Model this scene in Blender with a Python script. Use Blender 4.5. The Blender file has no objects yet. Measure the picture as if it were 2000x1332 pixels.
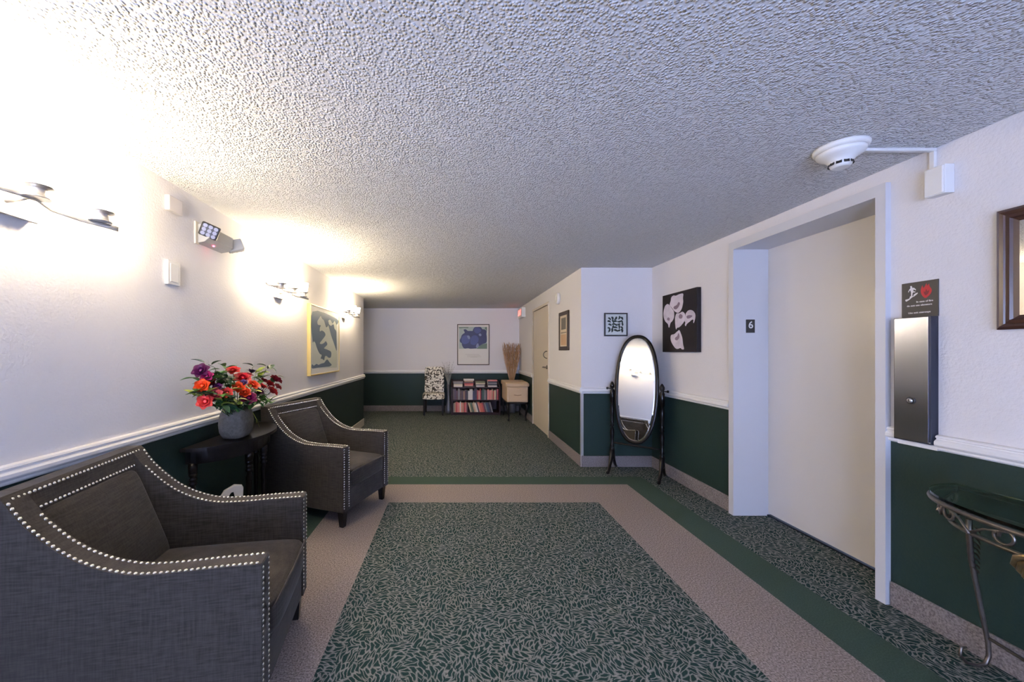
import bpy, bmesh, math, random
from mathutils import Vector, Matrix
from mathutils.geometry import tessellate_polygon
random.seed(7)
COL = bpy.context.scene.collection
PI = math.pi
H = 2.44      # ceiling
EYE = 1.41
XL, XR, XB = -1.72, 2.44, 1.57       # left wall, right wall, wall beyond the recess
YF, YC, YR, YB = 8.75, 7.08, 4.52, -3.0  # far wall, left wall corner, recess wall, wall behind the camera

# ------------------------------------------------------------------ materials
def srgb(c):
    return tuple(((v/255.0)/12.92 if v/255.0 <= 0.04045 else ((v/255.0+0.055)/1.055)**2.4) for v in c)

def new_mat(name):
    m = bpy.data.materials.new(name); m.use_nodes = True
    nt = m.node_tree; b = nt.nodes['Principled BSDF']
    return m, nt, b

def pbr(name, col, rough=0.5, metal=0.0, spec=0.5, vary=0.0, vscale=20.0, bump=0.0, bscale=60.0, coat=0.0, emit=None, estr=0.0):
    m, nt, b = new_mat(name)
    b.inputs['Base Color'].default_value = (*col, 1)
    b.inputs['Roughness'].default_value = rough
    b.inputs['Metallic'].default_value = metal
    b.inputs['Specular IOR Level'].default_value = spec
    b.inputs['Coat Weight'].default_value = coat
    if emit:
        b.inputs['Emission Color'].default_value = (*emit, 1); b.inputs['Emission Strength'].default_value = estr
    tc = nt.nodes.new('ShaderNodeTexCoord')
    if vary:
        n = nt.nodes.new('ShaderNodeTexNoise'); n.inputs['Scale'].default_value = vscale; n.inputs['Detail'].default_value = 5
        nt.links.new(tc.outputs['Object'], n.inputs['Vector'])
        r = nt.nodes.new('ShaderNodeMix'); r.data_type = 'RGBA'
        r.inputs['A'].default_value = (*[max(0, v*(1-vary)) for v in col], 1)
        r.inputs['B'].default_value = (*[min(1, v*(1+vary)) for v in col], 1)
        nt.links.new(n.outputs['Fac'], r.inputs['Factor']); nt.links.new(r.outputs['Result'], b.inputs['Base Color'])
    if bump:
        n = nt.nodes.new('ShaderNodeTexNoise'); n.inputs['Scale'].default_value = bscale; n.inputs['Detail'].default_value = 4
        nt.links.new(tc.outputs['Object'], n.inputs['Vector'])
        bp = nt.nodes.new('ShaderNodeBump'); bp.inputs['Strength'].default_value = bump; bp.inputs['Distance'].default_value = 0.01
        nt.links.new(n.outputs['Fac'], bp.inputs['Height']); nt.links.new(bp.outputs['Normal'], b.inputs['Normal'])
    return m

def ramp(nt, stops, interp='LINEAR'):
    r = nt.nodes.new('ShaderNodeValToRGB'); r.color_ramp.interpolation = interp
    e = r.color_ramp.elements
    e[0].position, e[0].color = stops[0][0], (*stops[0][1], 1)
    e[1].position, e[1].color = stops[-1][0], (*stops[-1][1], 1)
    for p, c in stops[1:-1]:
        x = e.new(p); x.color = (*c, 1)
    return r

def math_node(nt, op, a=None, b=None):
    n = nt.nodes.new('ShaderNodeMath'); n.operation = op
    for i, v in enumerate((a, b)):
        if v is None: continue
        if isinstance(v, (int, float)): n.inputs[i].default_value = v
        else: nt.links.new(v, n.inputs[i])
    return n.outputs[0]

def mat_popcorn():
    m, nt, b = new_mat('popcorn_ceiling')
    b.inputs['Base Color'].default_value = (0.68, 0.68, 0.68, 1); b.inputs['Roughness'].default_value = 0.95
    b.inputs['Specular IOR Level'].default_value = 0.1
    tc = nt.nodes.new('ShaderNodeTexCoord')
    n = nt.nodes.new('ShaderNodeTexNoise'); n.inputs['Scale'].default_value = 34; n.inputs['Detail'].default_value = 3
    nt.links.new(tc.outputs['Object'], n.inputs['Vector'])
    vo = nt.nodes.new('ShaderNodeTexVoronoi'); vo.feature = 'F1'; vo.inputs['Scale'].default_value = 88
    nt.links.new(tc.outputs['Object'], vo.inputs['Vector'])
    vr = ramp(nt, [(0.12, (1, 1, 1)), (0.70, (0, 0, 0))], 'EASE'); nt.links.new(vo.outputs['Distance'], vr.inputs['Fac'])
    nr = ramp(nt, [(0.35, (.25, .25, .25)), (0.62, (1, 1, 1))]); nt.links.new(n.outputs['Fac'], nr.inputs['Fac'])
    hgt = math_node(nt, 'MULTIPLY', vr.outputs['Color'], nr.outputs['Color'])
    bp = nt.nodes.new('ShaderNodeBump'); bp.inputs['Strength'].default_value = 1.0; bp.inputs['Distance'].default_value = 0.0095
    nt.links.new(hgt, bp.inputs['Height']); nt.links.new(bp.outputs['Normal'], b.inputs['Normal'])
    return m

def mat_fern():
    """dark green carpet with pale fern leaf outlines radiating from scattered centres"""
    m, nt, b = new_mat('fern_carpet')
    b.inputs['Roughness'].default_value = 0.97; b.inputs['Specular IOR Level'].default_value = 0.05
    tc = nt.nodes.new('ShaderNodeTexCoord')
    dn = nt.nodes.new('ShaderNodeTexNoise'); dn.inputs['Scale'].default_value = 14; dn.inputs['Detail'].default_value = 2
    nt.links.new(tc.outputs['Object'], dn.inputs['Vector'])
    sub = nt.nodes.new('ShaderNodeVectorMath'); sub.operation = 'SUBTRACT'; sub.inputs[1].default_value = (.5, .5, .5)
    nt.links.new(dn.outputs['Color'], sub.inputs[0])
    sc = nt.nodes.new('ShaderNodeVectorMath'); sc.operation = 'SCALE'; sc.inputs['Scale'].default_value = 0.045
    nt.links.new(sub.outputs[0], sc.inputs[0])
    add = nt.nodes.new('ShaderNodeVectorMath'); add.operation = 'ADD'
    nt.links.new(tc.outputs['Object'], add.inputs[0]); nt.links.new(sc.outputs[0], add.inputs[1])
    sep0 = nt.nodes.new('ShaderNodeSeparateXYZ'); nt.links.new(add.outputs[0], sep0.inputs[0])
    flat = nt.nodes.new('ShaderNodeCombineXYZ'); nt.links.new(sep0.outputs['X'], flat.inputs['X']); nt.links.new(sep0.outputs['Y'], flat.inputs['Y'])
    v = nt.nodes.new('ShaderNodeTexVoronoi'); v.voronoi_dimensions = '2D'; v.inputs['Scale'].default_value = 9.0
    nt.links.new(flat.outputs[0], v.inputs['Vector'])
    cs = nt.nodes.new('ShaderNodeSeparateColor'); nt.links.new(v.outputs['Color'], cs.inputs[0])
    d = nt.nodes.new('ShaderNodeVectorMath'); d.operation = 'SUBTRACT'
    nt.links.new(flat.outputs[0], d.inputs[0]); nt.links.new(v.outputs['Position'], d.inputs[1])
    sp = nt.nodes.new('ShaderNodeSeparateXYZ'); nt.links.new(d.outputs[0], sp.inputs[0])
    th = math_node(nt, 'MULTIPLY', cs.outputs[0], 2*PI)
    co_, si_ = math_node(nt, 'COSINE', th), math_node(nt, 'SINE', th)
    xr = math_node(nt, 'ADD', math_node(nt, 'MULTIPLY', sp.outputs['X'], co_), math_node(nt, 'MULTIPLY', sp.outputs['Y'], si_))
    yr = math_node(nt, 'SUBTRACT', math_node(nt, 'MULTIPLY', sp.outputs['Y'], co_), math_node(nt, 'MULTIPLY', sp.outputs['X'], si_))
    # leaflets slant away from a midrib
    yr = math_node(nt, 'ADD', yr, math_node(nt, 'MULTIPLY', math_node(nt, 'ABSOLUTE', xr), -0.55))
    off = math_node(nt, 'MULTIPLY', cs.outputs[1], 37.0)
    cv = nt.nodes.new('ShaderNodeCombineXYZ'); nt.links.new(math_node(nt, 'ADD', math_node(nt, 'MULTIPLY', xr, 22.0), off), cv.inputs['X']); nt.links.new(math_node(nt, 'MULTIPLY', yr, 54.0), cv.inputs['Y'])
    v2 = nt.nodes.new('ShaderNodeTexVoronoi'); v2.voronoi_dimensions = '2D'; v2.feature = 'DISTANCE_TO_EDGE'; v2.inputs['Scale'].default_value = 1.0
    nt.links.new(cv.outputs[0], v2.inputs['Vector'])
    r = ramp(nt, [(0.04, (1, 1, 1)), (0.19, (0, 0, 0))])
    nt.links.new(v2.outputs['Distance'], r.inputs['Fac'])
    # yarn speckle
    n = nt.nodes.new('ShaderNodeTexNoise'); n.inputs['Scale'].default_value = 260; n.inputs['Detail'].default_value = 2
    nt.links.new(tc.outputs['Object'], n.inputs['Vector'])
    n2 = nt.nodes.new('ShaderNodeTexNoise'); n2.inputs['Scale'].default_value = 26; n2.inputs['Detail'].default_value = 3
    nt.links.new(tc.outputs['Object'], n2.inputs['Vector'])
    g = ramp(nt, [(0.32, (0.010, 0.027, 0.027)), (0.55, (0.017, 0.040, 0.038)), (0.75, (0.026, 0.058, 0.052))]); nt.links.new(n.outputs['Fac'], g.inputs['Fac'])
    pale = ramp(nt, [(0.3, (0.14, 0.15, 0.14)), (0.7, (0.31, 0.29, 0.275))]); nt.links.new(n.outputs['Fac'], pale.inputs['Fac'])
    thr = math_node(nt, 'MULTIPLY', r.outputs['Color'], math_node(nt, 'ADD', math_node(nt, 'MULTIPLY', n2.outputs['Fac'], 0.9), 0.42))
    mx = nt.nodes.new('ShaderNodeMix'); mx.data_type = 'RGBA'; mx.clamp_factor = True
    nt.links.new(thr, mx.inputs['Factor']); nt.links.new(g.outputs['Color'], mx.inputs['A']); nt.links.new(pale.outputs['Color'], mx.inputs['B'])
    nt.links.new(mx.outputs['Result'], b.inputs['Base Color'])
    bp = nt.nodes.new('ShaderNodeBump'); bp.inputs['Strength'].default_value = 0.5; bp.inputs['Distance'].default_value = 0.004
    nt.links.new(n.outputs['Fac'], bp.inputs['Height']); nt.links.new(bp.outputs['Normal'], b.inputs['Normal'])
    return m

def mat_speckle(name, a, c, scale=190, rough=0.97):
    m, nt, b = new_mat(name)
    b.inputs['Roughness'].default_value = rough; b.inputs['Specular IOR Level'].default_value = 0.08
    tc = nt.nodes.new('ShaderNodeTexCoord')
    n = nt.nodes.new('ShaderNodeTexNoise'); n.inputs['Scale'].default_value = scale; n.inputs['Detail'].default_value = 3
    nt.links.new(tc.outputs['Object'], n.inputs['Vector'])
    r = ramp(nt, [(0.33, a), (0.67, c)]); nt.links.new(n.outputs['Fac'], r.inputs['Fac'])
    nt.links.new(r.outputs['Color'], b.inputs['Base Color'])
    bp = nt.nodes.new('ShaderNodeBump'); bp.inputs['Strength'].default_value = 0.5; bp.inputs['Distance'].default_value = 0.004
    nt.links.new(n.outputs['Fac'], bp.inputs['Height']); nt.links.new(bp.outputs['Normal'], b.inputs['Normal'])
    return m

def mat_linen(name, dark, light):
    """woven slub fabric: two crossing stretched noises"""
    m, nt, b = new_mat(name)
    b.inputs['Roughness'].default_value = 0.85; b.inputs['Specular IOR Level'].default_value = 0.2
    b.inputs['Sheen Weight'].default_value = 0.12
    tc = nt.nodes.new('ShaderNodeTexCoord')
    outs = []
    for s in ((14, 14, 170), (150, 150, 12)):
        mp = nt.nodes.new('ShaderNodeMapping'); mp.inputs['Scale'].default_value = s
        nt.links.new(tc.outputs['Object'], mp.inputs['Vector'])
        n = nt.nodes.new('ShaderNodeTexNoise'); n.inputs['Scale'].default_value = 1.0; n.inputs['Detail'].default_value = 3
        nt.links.new(mp.outputs[0], n.inputs['Vector']); outs.append(n.outputs['Fac'])
    s = math_node(nt, 'ADD', math_node(nt, 'MULTIPLY', outs[0], 0.6), math_node(nt, 'MULTIPLY', outs[1], 0.4))
    r = ramp(nt, [(0.38, dark), (0.62, light)]); nt.links.new(s, r.inputs['Fac'])
    nt.links.new(r.outputs['Color'], b.inputs['Base Color'])
    bp = nt.nodes.new('ShaderNodeBump'); bp.inputs['Strength'].default_value = 0.35; bp.inputs['Distance'].default_value = 0.003
    nt.links.new(s, bp.inputs['Height']); nt.links.new(bp.outputs['Normal'], b.inputs['Normal'])
    return m

def mat_blotch(name, a, c, scale=22, lo=0.44, hi=0.5):
    m, nt, b = new_mat(name)
    b.inputs['Roughness'].default_value = 0.85
    tc = nt.nodes.new('ShaderNodeTexCoord')
    n = nt.nodes.new('ShaderNodeTexVoronoi'); n.inputs['Scale'].default_value = scale; n.feature = 'F1'
    n.inputs['Randomness'].default_value = 0.8
    nz = nt.nodes.new('ShaderNodeTexNoise'); nz.inputs['Scale'].default_value = scale*1.3
    nt.links.new(tc.outputs['Object'], nz.inputs['Vector'])
    mx = nt.nodes.new('ShaderNodeMix'); mx.data_type = 'VECTOR'; mx.inputs['Factor'].default_value = 0.06
    nt.links.new(tc.outputs['Object'], mx.inputs['A']); nt.links.new(nz.outputs['Color'], mx.inputs['B'])
    nt.links.new(mx.outputs['Result'], n.inputs['Vector'])
    r = ramp(nt, [(lo, a), (hi, c)]); nt.links.new(n.outputs['Distance'], r.inputs['Fac'])
    nt.links.new(r.outputs['Color'], b.inputs['Base Color'])
    return m

M = {}
M['wall'] = pbr('white_wall_paint', (0.74, 0.72, 0.725), 0.75, spec=0.25, bump=0.22, bscale=85)
M['green'] = pbr('dark_green_wall_paint', (0.015, 0.031, 0.027), 0.55, spec=0.2, bump=0.15, bscale=85)
M['popcorn'] = mat_popcorn()
M['fern'] = mat_fern()
M['beige'] = mat_speckle('beige_carpet', (0.125, 0.103, 0.092), (0.37, 0.31, 0.285), 130)
M['green_band'] = mat_speckle('green_carpet', (0.036, 0.060, 0.047), (0.056, 0.088, 0.070), 160)
M['carpet_base'] = mat_speckle('carpet_cove_base', (0.11, 0.098, 0.095), (0.25, 0.22, 0.215), 120)
M['rail'] = pbr('white_gloss_trim', (0.83, 0.82, 0.81), 0.35)
M['door'] = pbr('putty_door_paint', (0.60, 0.55, 0.48), 0.33, vary=0.03, vscale=2)
M['elev'] = pbr('elevator_door_paint', (0.66, 0.63, 0.60), 0.30, vary=0.02, vscale=3)
M['jamb'] = pbr('elevator_jamb_paint', (0.62, 0.62, 0.64), 0.38)
M['cream_door'] = pbr('cream_door_paint', (0.62, 0.54, 0.42), 0.4)
M['fabric'] = mat_linen('taupe_linen', (0.019, 0.015, 0.0125), (0.044, 0.036, 0.030))
M['nail'] = pbr('nickel_nailhead', (0.80, 0.78, 0.74), 0.22, 1.0)
M['dark_wood'] = pbr('espresso_wood', (0.006, 0.005, 0.005), 0.3, spec=0.22, vary=0.3, vscale=30)
M['mahogany'] = pbr('mahogany_wood', (0.022, 0.008, 0.008), 0.45, spec=0.2, vary=0.4, vscale=14)
M['chrome'] = pbr('brushed_nickel', (0.70, 0.68, 0.66), 0.33, 0.85)
M['lens'] = pbr('led_lens_grey', (0.24, 0.24, 0.31), 0.25)
M['shade'] = pbr('lit_frosted_glass', (0.9, 0.9, 0.88), 0.4, emit=(1.0, 0.81, 0.54), estr=120.0)
M['white_plastic'] = pbr('white_plastic', (0.78, 0.77, 0.74), 0.4)
M['grey_plastic'] = pbr('grey_plastic', (0.42, 0.42, 0.40), 0.45)
M['cream_plastic'] = pbr('cream_plastic', (0.72, 0.66, 0.52), 0.45)
M['black'] = pbr('black_plastic', (0.012, 0.012, 0.014), 0.4)
M['black_paint'] = pbr('black_canvas', (0.016, 0.013, 0.014), 0.75, spec=0.2, bump=0.2, bscale=300)
M['steel'] = pbr('brushed_steel', (0.52, 0.55, 0.70), 0.20, 1.0)
M['steel_dark'] = pbr('dark_steel_case', (0.035, 0.04, 0.06), 0.4, 0.6)
M['mirror'] = pbr('mirror_glass', (0.92, 0.93, 0.93), 0.01, 1.0)
M['gold'] = pbr('gold_frame', (0.72, 0.55, 0.20), 0.35, 0.6)
M['iron'] = pbr('aged_iron', (0.15, 0.13, 0.115), 0.38, 0.8, vary=0.4, vscale=30)
M['bronze'] = pbr('bronze_leaf', (0.42, 0.30, 0.15), 0.35, 0.9, vary=0.4, vscale=40)
M['stone'] = pbr('grey_stone_glaze', (0.095, 0.088, 0.076), 0.75, spec=0.2, vary=0.5, vscale=55, bump=0.4, bscale=120)
M['tan'] = pbr('tan_vinyl', (0.52, 0.37, 0.22), 0.5, vary=0.06, vscale=6)
M['reed'] = pbr('dried_reed', (0.42, 0.24, 0.10), 0.85, vary=0.35, vscale=18)
M['reed_pale'] = pbr('pale_reed', (0.50, 0.34, 0.24), 0.85, vary=0.3, vscale=18)
M['twig'] = pbr('grey_twig', (0.34, 0.34, 0.31), 0.8)
M['vase_grey'] = pbr('slate_vase', (0.10, 0.10, 0.11), 0.3)
M['floral'] = mat_blotch('floral_upholstery', (0.80, 0.76, 0.66), (0.035, 0.028, 0.018), 24, 0.50, 0.60)
M['white_paper'] = pbr('white_paper', (0.74, 0.72, 0.66), 0.7)
M['pages'] = pbr('book_pages', (0.62, 0.56, 0.46), 0.8)
M['leaf_green'] = pbr('leaf_green', (0.055, 0.17, 0.028), 0.45, vary=0.4, vscale=40)
M['leaf_dark'] = pbr('leaf_dark_green', (0.012, 0.055, 0.022), 0.45, vary=0.3, vscale=40)
M['leaf_lime'] = pbr('leaf_lime', (0.34, 0.42, 0.06), 0.45, vary=0.3, vscale=40)
def flat(name, c255, rough=0.6): return pbr(name, srgb(c255), rough)
def mat_glass(name, col, rough=0.0, ior=1.45):
    m, nt, b = new_mat(name)
    b.inputs['Base Color'].default_value = (*col, 1); b.inputs['Roughness'].default_value = rough
    b.inputs['Transmission Weight'].default_value = 1.0; b.inputs['IOR'].default_value = ior
    return m
M['glass'] = mat_glass('green_tinted_glass', (0.55, 0.85, 0.75))
M['clear'] = mat_glass('clear_glass', (0.97, 0.98, 0.98))

# ------------------------------------------------------------------ mesh helpers
def B(): return bmesh.new()

def add_box(bm, x0, x1, y0, y1, z0, z1, bev=0.0, mi=0, seg=2, mat=None):
    vs = [bm.verts.new((x, y, z)) for x in (x0, x1) for y in (y0, y1) for z in (z0, z1)]
    fi = [(0, 1, 3, 2), (4, 6, 7, 5), (0, 4, 5, 1), (2, 3, 7, 6), (0, 2, 6, 4), (1, 5, 7, 3)]
    fs = [bm.faces.new([vs[i] for i in f]) for f in fi]
    for f in fs: f.material_index = mi
    if mat is not None:
        bmesh.ops.transform(bm, matrix=mat, verts=vs)
    if bev > 0:
        es = set(e for f in fs for e in f.edges)
        r = bmesh.ops.bevel(bm, geom=list(es), offset=bev, segments=seg, affect='EDGES', profile=0.5)
        for f in r['faces']: f.material_index = mi
    return vs

def add_lathe(bm, prof, seg=24, mat=None, mi=0, cap=True):
    rings = []
    for r, z in prof:
        rings.append([bm.verts.new((r*math.cos(2*PI*i/seg), r*math.sin(2*PI*i/seg), z)) for i in range(seg)])
    for a, b in zip(rings, rings[1:]):
        for i in range(seg):
            f = bm.faces.new((a[i], a[(i+1) % seg], b[(i+1) % seg], b[i])); f.material_index = mi; f.smooth = True
    if cap:
        for rg, flip in ((rings[0], True), (rings[-1], False)):
            if True:
                f = bm.faces.new(list(reversed(rg)) if flip else rg); f.material_index = mi
    if mat is not None:
        bmesh.ops.transform(bm, matrix=mat, verts=[v for rg in rings for v in rg])
    return rings

def add_tube(bm, pts, rad, seg=8, mi=0, closed=False, flat=1.0, up=None):
    """round (or flattened) bar along points"""
    pts = [Vector(p) for p in pts]; n = len(pts)
    rads = rad if isinstance(rad, (list, tuple)) else [rad]*n
    rings = []
    prev = None
    for i, p in enumerate(pts):
        if closed: t = (pts[(i+1) % n]-pts[i-1]).normalized()
        else: t = (pts[min(i+1, n-1)]-pts[max(i-1, 0)]).normalized()
        if prev is None:
            ref = Vector(up) if up else (Vector((0, 0, 1)) if abs(t.z) < 0.9 else Vector((1, 0, 0)))
            s = t.cross(ref).normalized()
        else:
            s = (prev - t*prev.dot(t)).normalized()
        prev = s; q = t.cross(s).normalized()
        rings.append([bm.verts.new(p + s*math.cos(2*PI*k/seg)*rads[i]*flat + q*math.sin(2*PI*k/seg)*rads[i]) for k in range(seg)])
    m = n if closed else n-1
    for i in range(m):
        a, b = rings[i], rings[(i+1) % n]
        for k in range(seg):
            f = bm.faces.new((a[k], a[(k+1) % seg], b[(k+1) % seg], b[k])); f.material_index = mi; f.smooth = True
    if not closed:
        bm.faces.new(list(reversed(rings[0]))).material_index = mi
        bm.faces.new(rings[-1]).material_index = mi
    return [v for r in rings for v in r]

def add_prism(bm, poly, d0, d1, axis='y', bev=0.0, mi=0, seg=2):
    """extrude a 2-D outline: axis x -> (d, a, b); y -> (a, d, b); z -> (a, b, d)"""
    def P(a, b, d): return {'x': (d, a, b), 'y': (a, d, b), 'z': (a, b, d)}[axis]
    v0 = [bm.verts.new(P(a, b, d0)) for a, b in poly]; v1 = [bm.verts.new(P(a, b, d1)) for a, b in poly]
    n = len(poly); fs = [bm.faces.new(v0), bm.faces.new(list(reversed(v1)))]
    side = []
    for i in range(n):
        side.append(bm.faces.new((v0[i], v1[i], v1[(i+1) % n], v0[(i+1) % n])))
    for f in fs+side: f.material_index = mi
    if bev:
        es = list(fs[0].edges)+list(fs[1].edges)
        bmesh.ops.bevel(bm, geom=es, offset=bev, segments=seg, affect='EDGES', profile=0.5)
    return v0+v1

def add_cushion(bm, c, s, k=7.0, bulge=(0, 0, 0), cuts=9, mi=0):
    """soft rounded block; bulge swells each face pair towards its middle"""
    n = cuts; vmap = {}
    def V(p):
        key = tuple(round(x, 5) for x in p)
        if key in vmap: return vmap[key]
        x, y, z = p
        m = max(abs(x), abs(y), abs(z)); q = (abs(x)**k+abs(y)**k+abs(z)**k)**(1/k)
        f = m/q; x, y, z = x*f, y*f, z*f
        bx = bulge[0]*(1-y*y)*(1-z*z)*x; by = bulge[1]*(1-x*x)*(1-z*z)*y; bz = bulge[2]*(1-x*x)*(1-y*y)*z
        v = bm.verts.new((c[0]+x*s[0]/2+bx, c[1]+y*s[1]/2+by, c[2]+z*s[2]/2+bz)); vmap[key] = v; return v
    g = [-1+2*i/n for i in range(n+1)]
    g = [math.copysign(1-(1-abs(t))**1.5, t) for t in g]
    for ax in range(3):
        for sgn in (-1, 1):
            for i in range(n):
                for j in range(n):
                    q = []
                    for a, b in ((i, j), (i+1, j), (i+1, j+1), (i, j+1)):
                        p = [0, 0, 0]; p[ax] = sgn; p[(ax+1) % 3] = g[a]; p[(ax+2) % 3] = g[b]; q.append(V(p))
                    if sgn < 0: q.reverse()
                    f = bm.faces.new(q); f.smooth = True; f.material_index = mi
    return list(vmap.values())

def add_dome(bm, p, n, r, h=0.55):
    """low nail head: a flattened half sphere on a surface at p with normal n"""
    n = Vector(n).normalized(); t = n.orthogonal().normalized(); b = n.cross(t); p = Vector(p)
    rings = []
    for a in (0.0, 0.5, 1.05):
        rings.append([bm.verts.new(p+(t*math.cos(2*PI*k/8)+b*math.sin(2*PI*k/8))*r*math.cos(a)+n*r*h*math.sin(a)) for k in range(8)])
    top = bm.verts.new(p+n*r*h)
    for A, C in zip(rings, rings[1:]):
        for k in range(8):
            f = bm.faces.new((A[k], A[(k+1) % 8], C[(k+1) % 8], C[k])); f.smooth = True
    for k in range(8):
        f = bm.faces.new((rings[-1][k], rings[-1][(k+1) % 8], top)); f.smooth = True

def obj(name, bm, mats, parent=None, label=None, loc=None, rot=None):
    me = bpy.data.meshes.new(name)
    bmesh.ops.recalc_face_normals(bm, faces=bm.faces)
    bm.to_mesh(me); bm.free()
    o = bpy.data.objects.new(name, me); COL.objects.link(o)
    for m in (mats if isinstance(mats, (list, tuple)) else [mats]): me.materials.append(m)
    if parent: o.parent = parent
    if label: o['label'] = label
    if loc: o.location = loc
    if rot: o.rotation_euler = rot
    return o

def smooth(o):
    for p in o.data.polygons: p.use_smooth = True
    return o

def thing(name, label, cat, loc=(0, 0, 0), rz=0.0, group=None, rot=None):
    o = bpy.data.objects.new(name, None); COL.objects.link(o)
    o.empty_display_size = 0.1
    o.location = loc; o.rotation_euler = rot if rot else (0, 0, rz)
    o['label'] = label; o['category'] = cat
    if group: o['group'] = group
    return o

def tag(o, label, cat, group=None):
    o['label'] = label; o['category'] = cat
    if group: o['group'] = group
    return o

def struct(o):
    o['kind'] = 'structure'; return o

def dup(root, loc, rz=None, label=None):
    r = root.copy(); COL.objects.link(r); r.location = loc
    if rz is not None: r.rotation_euler = (0, 0, rz)
    if label: r['label'] = label
    for ch in list(root.children):
        c = ch.copy(); COL.objects.link(c); c.parent = r
        for g in list(ch.children):
            d = g.copy(); COL.objects.link(d); d.parent = c
    return r

def text(name, s, size, mat, parent, M4, depth=0.0006, bold=0.0):
    cu = bpy.data.curves.new(name, 'FONT'); cu.body = s; cu.size = size; cu.extrude = depth; cu.offset = bold
    cu.align_x = 'CENTER'; cu.align_y = 'CENTER'
    t = bpy.data.objects.new(name+'_curve', cu); COL.objects.link(t)
    bpy.context.view_layer.update()
    me = bpy.data.meshes.new_from_object(t.evaluated_get(bpy.context.evaluated_depsgraph_get()))
    bpy.data.objects.remove(t); bpy.data.curves.remove(cu)
    me.transform(M4)
    o = bpy.data.objects.new(name, me); COL.objects.link(o); me.materials.clear(); me.materials.append(mat)
    if parent: o.parent = parent
    return o

# ------------------------------------------------------------------ room shell
def wall_part(bm, x0, x1, y0, y1, zlo=0.0, zhi=H, split=0.93):
    if zlo < split:
        add_box(bm, x0, x1, y0, y1, zlo, split, mi=1)
    add_box(bm, x0, x1, y0, y1, max(zlo, split), zhi, mi=0)
WM = [M['wall'], M['green']]

bm = B()
xs = [-4.2, -1.35, -1.10, -0.605, 1.36, 1.85, 2.115, 2.95]
ys = [-3.2, 3.45, 3.92, 4.16, 9.0]
def zone(xc, yc):
    if -0.605 < xc < 1.36 and yc < 3.45: return 0
    if -1.10 < xc < 1.85 and yc < 3.92: return 1
    if -1.35 < xc < 2.115 and yc < 4.16: return 2
    return 0
gv = {}
for i, x in enumerate(xs):
    for j, y in enumerate(ys): gv[i, j] = bm.verts.new((x, y, 0))
for i in range(len(xs)-1):
    for j in range(len(ys)-1):
        f = bm.faces.new((gv[i, j], gv[i+1, j], gv[i+1, j+1], gv[i, j+1]))
        f.material_index = zone((xs[i]+xs[i+1])/2, (ys[j]+ys[j+1])/2)
floor = struct(obj('floor', bm, [M['fern'], M['beige'], M['green_band']]))
bm = B(); add_box(bm, -4.2, 2.95, -3.2, 9.0, H, H+0.1); struct(obj('ceiling', bm, M['popcorn']))

bm = B(); wall_part(bm, XL-0.12, XL, YB, YC); struct(obj('wall_left', bm, WM))
bm = B(); wall_part(bm, -4.1, XL-0.12, YC-0.12, YC); struct(obj('wall_hall_near', bm, WM))
bm = B(); wall_part(bm, -4.2, -4.1, YC-0.12, YF+0.1); struct(obj('wall_hall_end', bm, WM))
bm = B(); wall_part(bm, -4.1, XB+0.12, YF, YF+0.1); struct(obj('wall_far', bm, WM))
DY0, DY1, DZ = 6.08, 7.22, 2.19      # cream door opening
bm = B(); wall_part(bm, XB, XB+0.12, YR, DY0); wall_part(bm, XB, XB+0.12, DY1, YF); wall_part(bm, XB, XB+0.12, DY0, DY1, DZ)
struct(obj('wall_corridor', bm, WM))
bm = B(); wall_part(bm, XB+0.12, XR, YR, YR+0.12); struct(obj('wall_recess', bm, WM))
EY0, EY1, EZ = 2.105, 3.17, 2.29     # elevator opening
bm = B(); wall_part(bm, XR, XR+0.10, YB, EY0-0.02); wall_part(bm, XR, XR+0.10, EY1+0.02, YR+0.12); wall_part(bm, XR, XR+0.10, EY0-0.02, EY1+0.02, EZ+0.02)
struct(obj('wall_right', bm, WM))
WX0, WX1, WZ0, WZ1 = -1.65, 1.5, 0.25, 2.3
bm = B(); wall_part(bm, XL-0.12, WX0, YB-0.1, YB); wall_part(bm, WX1, XR+0.1, YB-0.1, YB)
wall_part(bm, WX0, WX1, YB-0.1, YB, 0, WZ0, 0.25); wall_part(bm, WX0, WX1, YB-0.1, YB, WZ1, H)
struct(obj('wall_back', bm, WM))
# window behind the camera
bm = B()
for a in ((WX0, WX1, WZ0, WZ0+.05), (WX0, WX1, WZ1-.05, WZ1), (WX0, WX0+.05, WZ0+.05, WZ1-.05), (WX1-.05, WX1, WZ0+.05, WZ1-.05), ((WX0+WX1)/2-.03, (WX0+WX1)/2+.03, WZ0+.05, WZ1-.05)):
    add_box(bm, a[0], a[1], YB-0.09, YB-0.03, a[2], a[3])
win = struct(obj('window_1', bm, M['rail']))
bm = B(); add_box(bm, WX0+.04, WX1-.04, YB-0.065, YB-0.06, WZ0+.04, WZ1-.04); g = obj('window_pane', bm, M['clear'], win)

# chair rails: ridged profile (out, z)
RAILP = [(0, .895), (.010, .898), (.016, .905), (.016, .915), (.026, .920), (.032, .928), (.032, .942), (.026, .950), (.020, .954), (.020, .960), (.026, .964), (.022, .972), (.012, .976), (0, .976)]
def rail_y(bm, x, sgn, y0, y1, dz=0.0): add_prism(bm, [(x+sgn*a, z+dz) for a, z in RAILP], y0, y1, 'y')
def rail_x(bm, y, sgn, x0, x1): add_prism(bm, [(y+sgn*a, z) for a, z in RAILP], x0, x1, 'x')
bm = B(); rail_y(bm, XL, 1, YB, YC+.02); struct(obj('trim_1', bm, M['rail']))
bm = B(); rail_x(bm, YF, -1, -4.1, XB-.0); struct(obj('trim_2', bm, M['rail']))
bm = B(); rail_y(bm, XB, -1, YR-.03, DY0-.06); rail_y(bm, XB, -1, DY1+.06, YF-.032); struct(obj('trim_3', bm, M['rail']))
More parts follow.
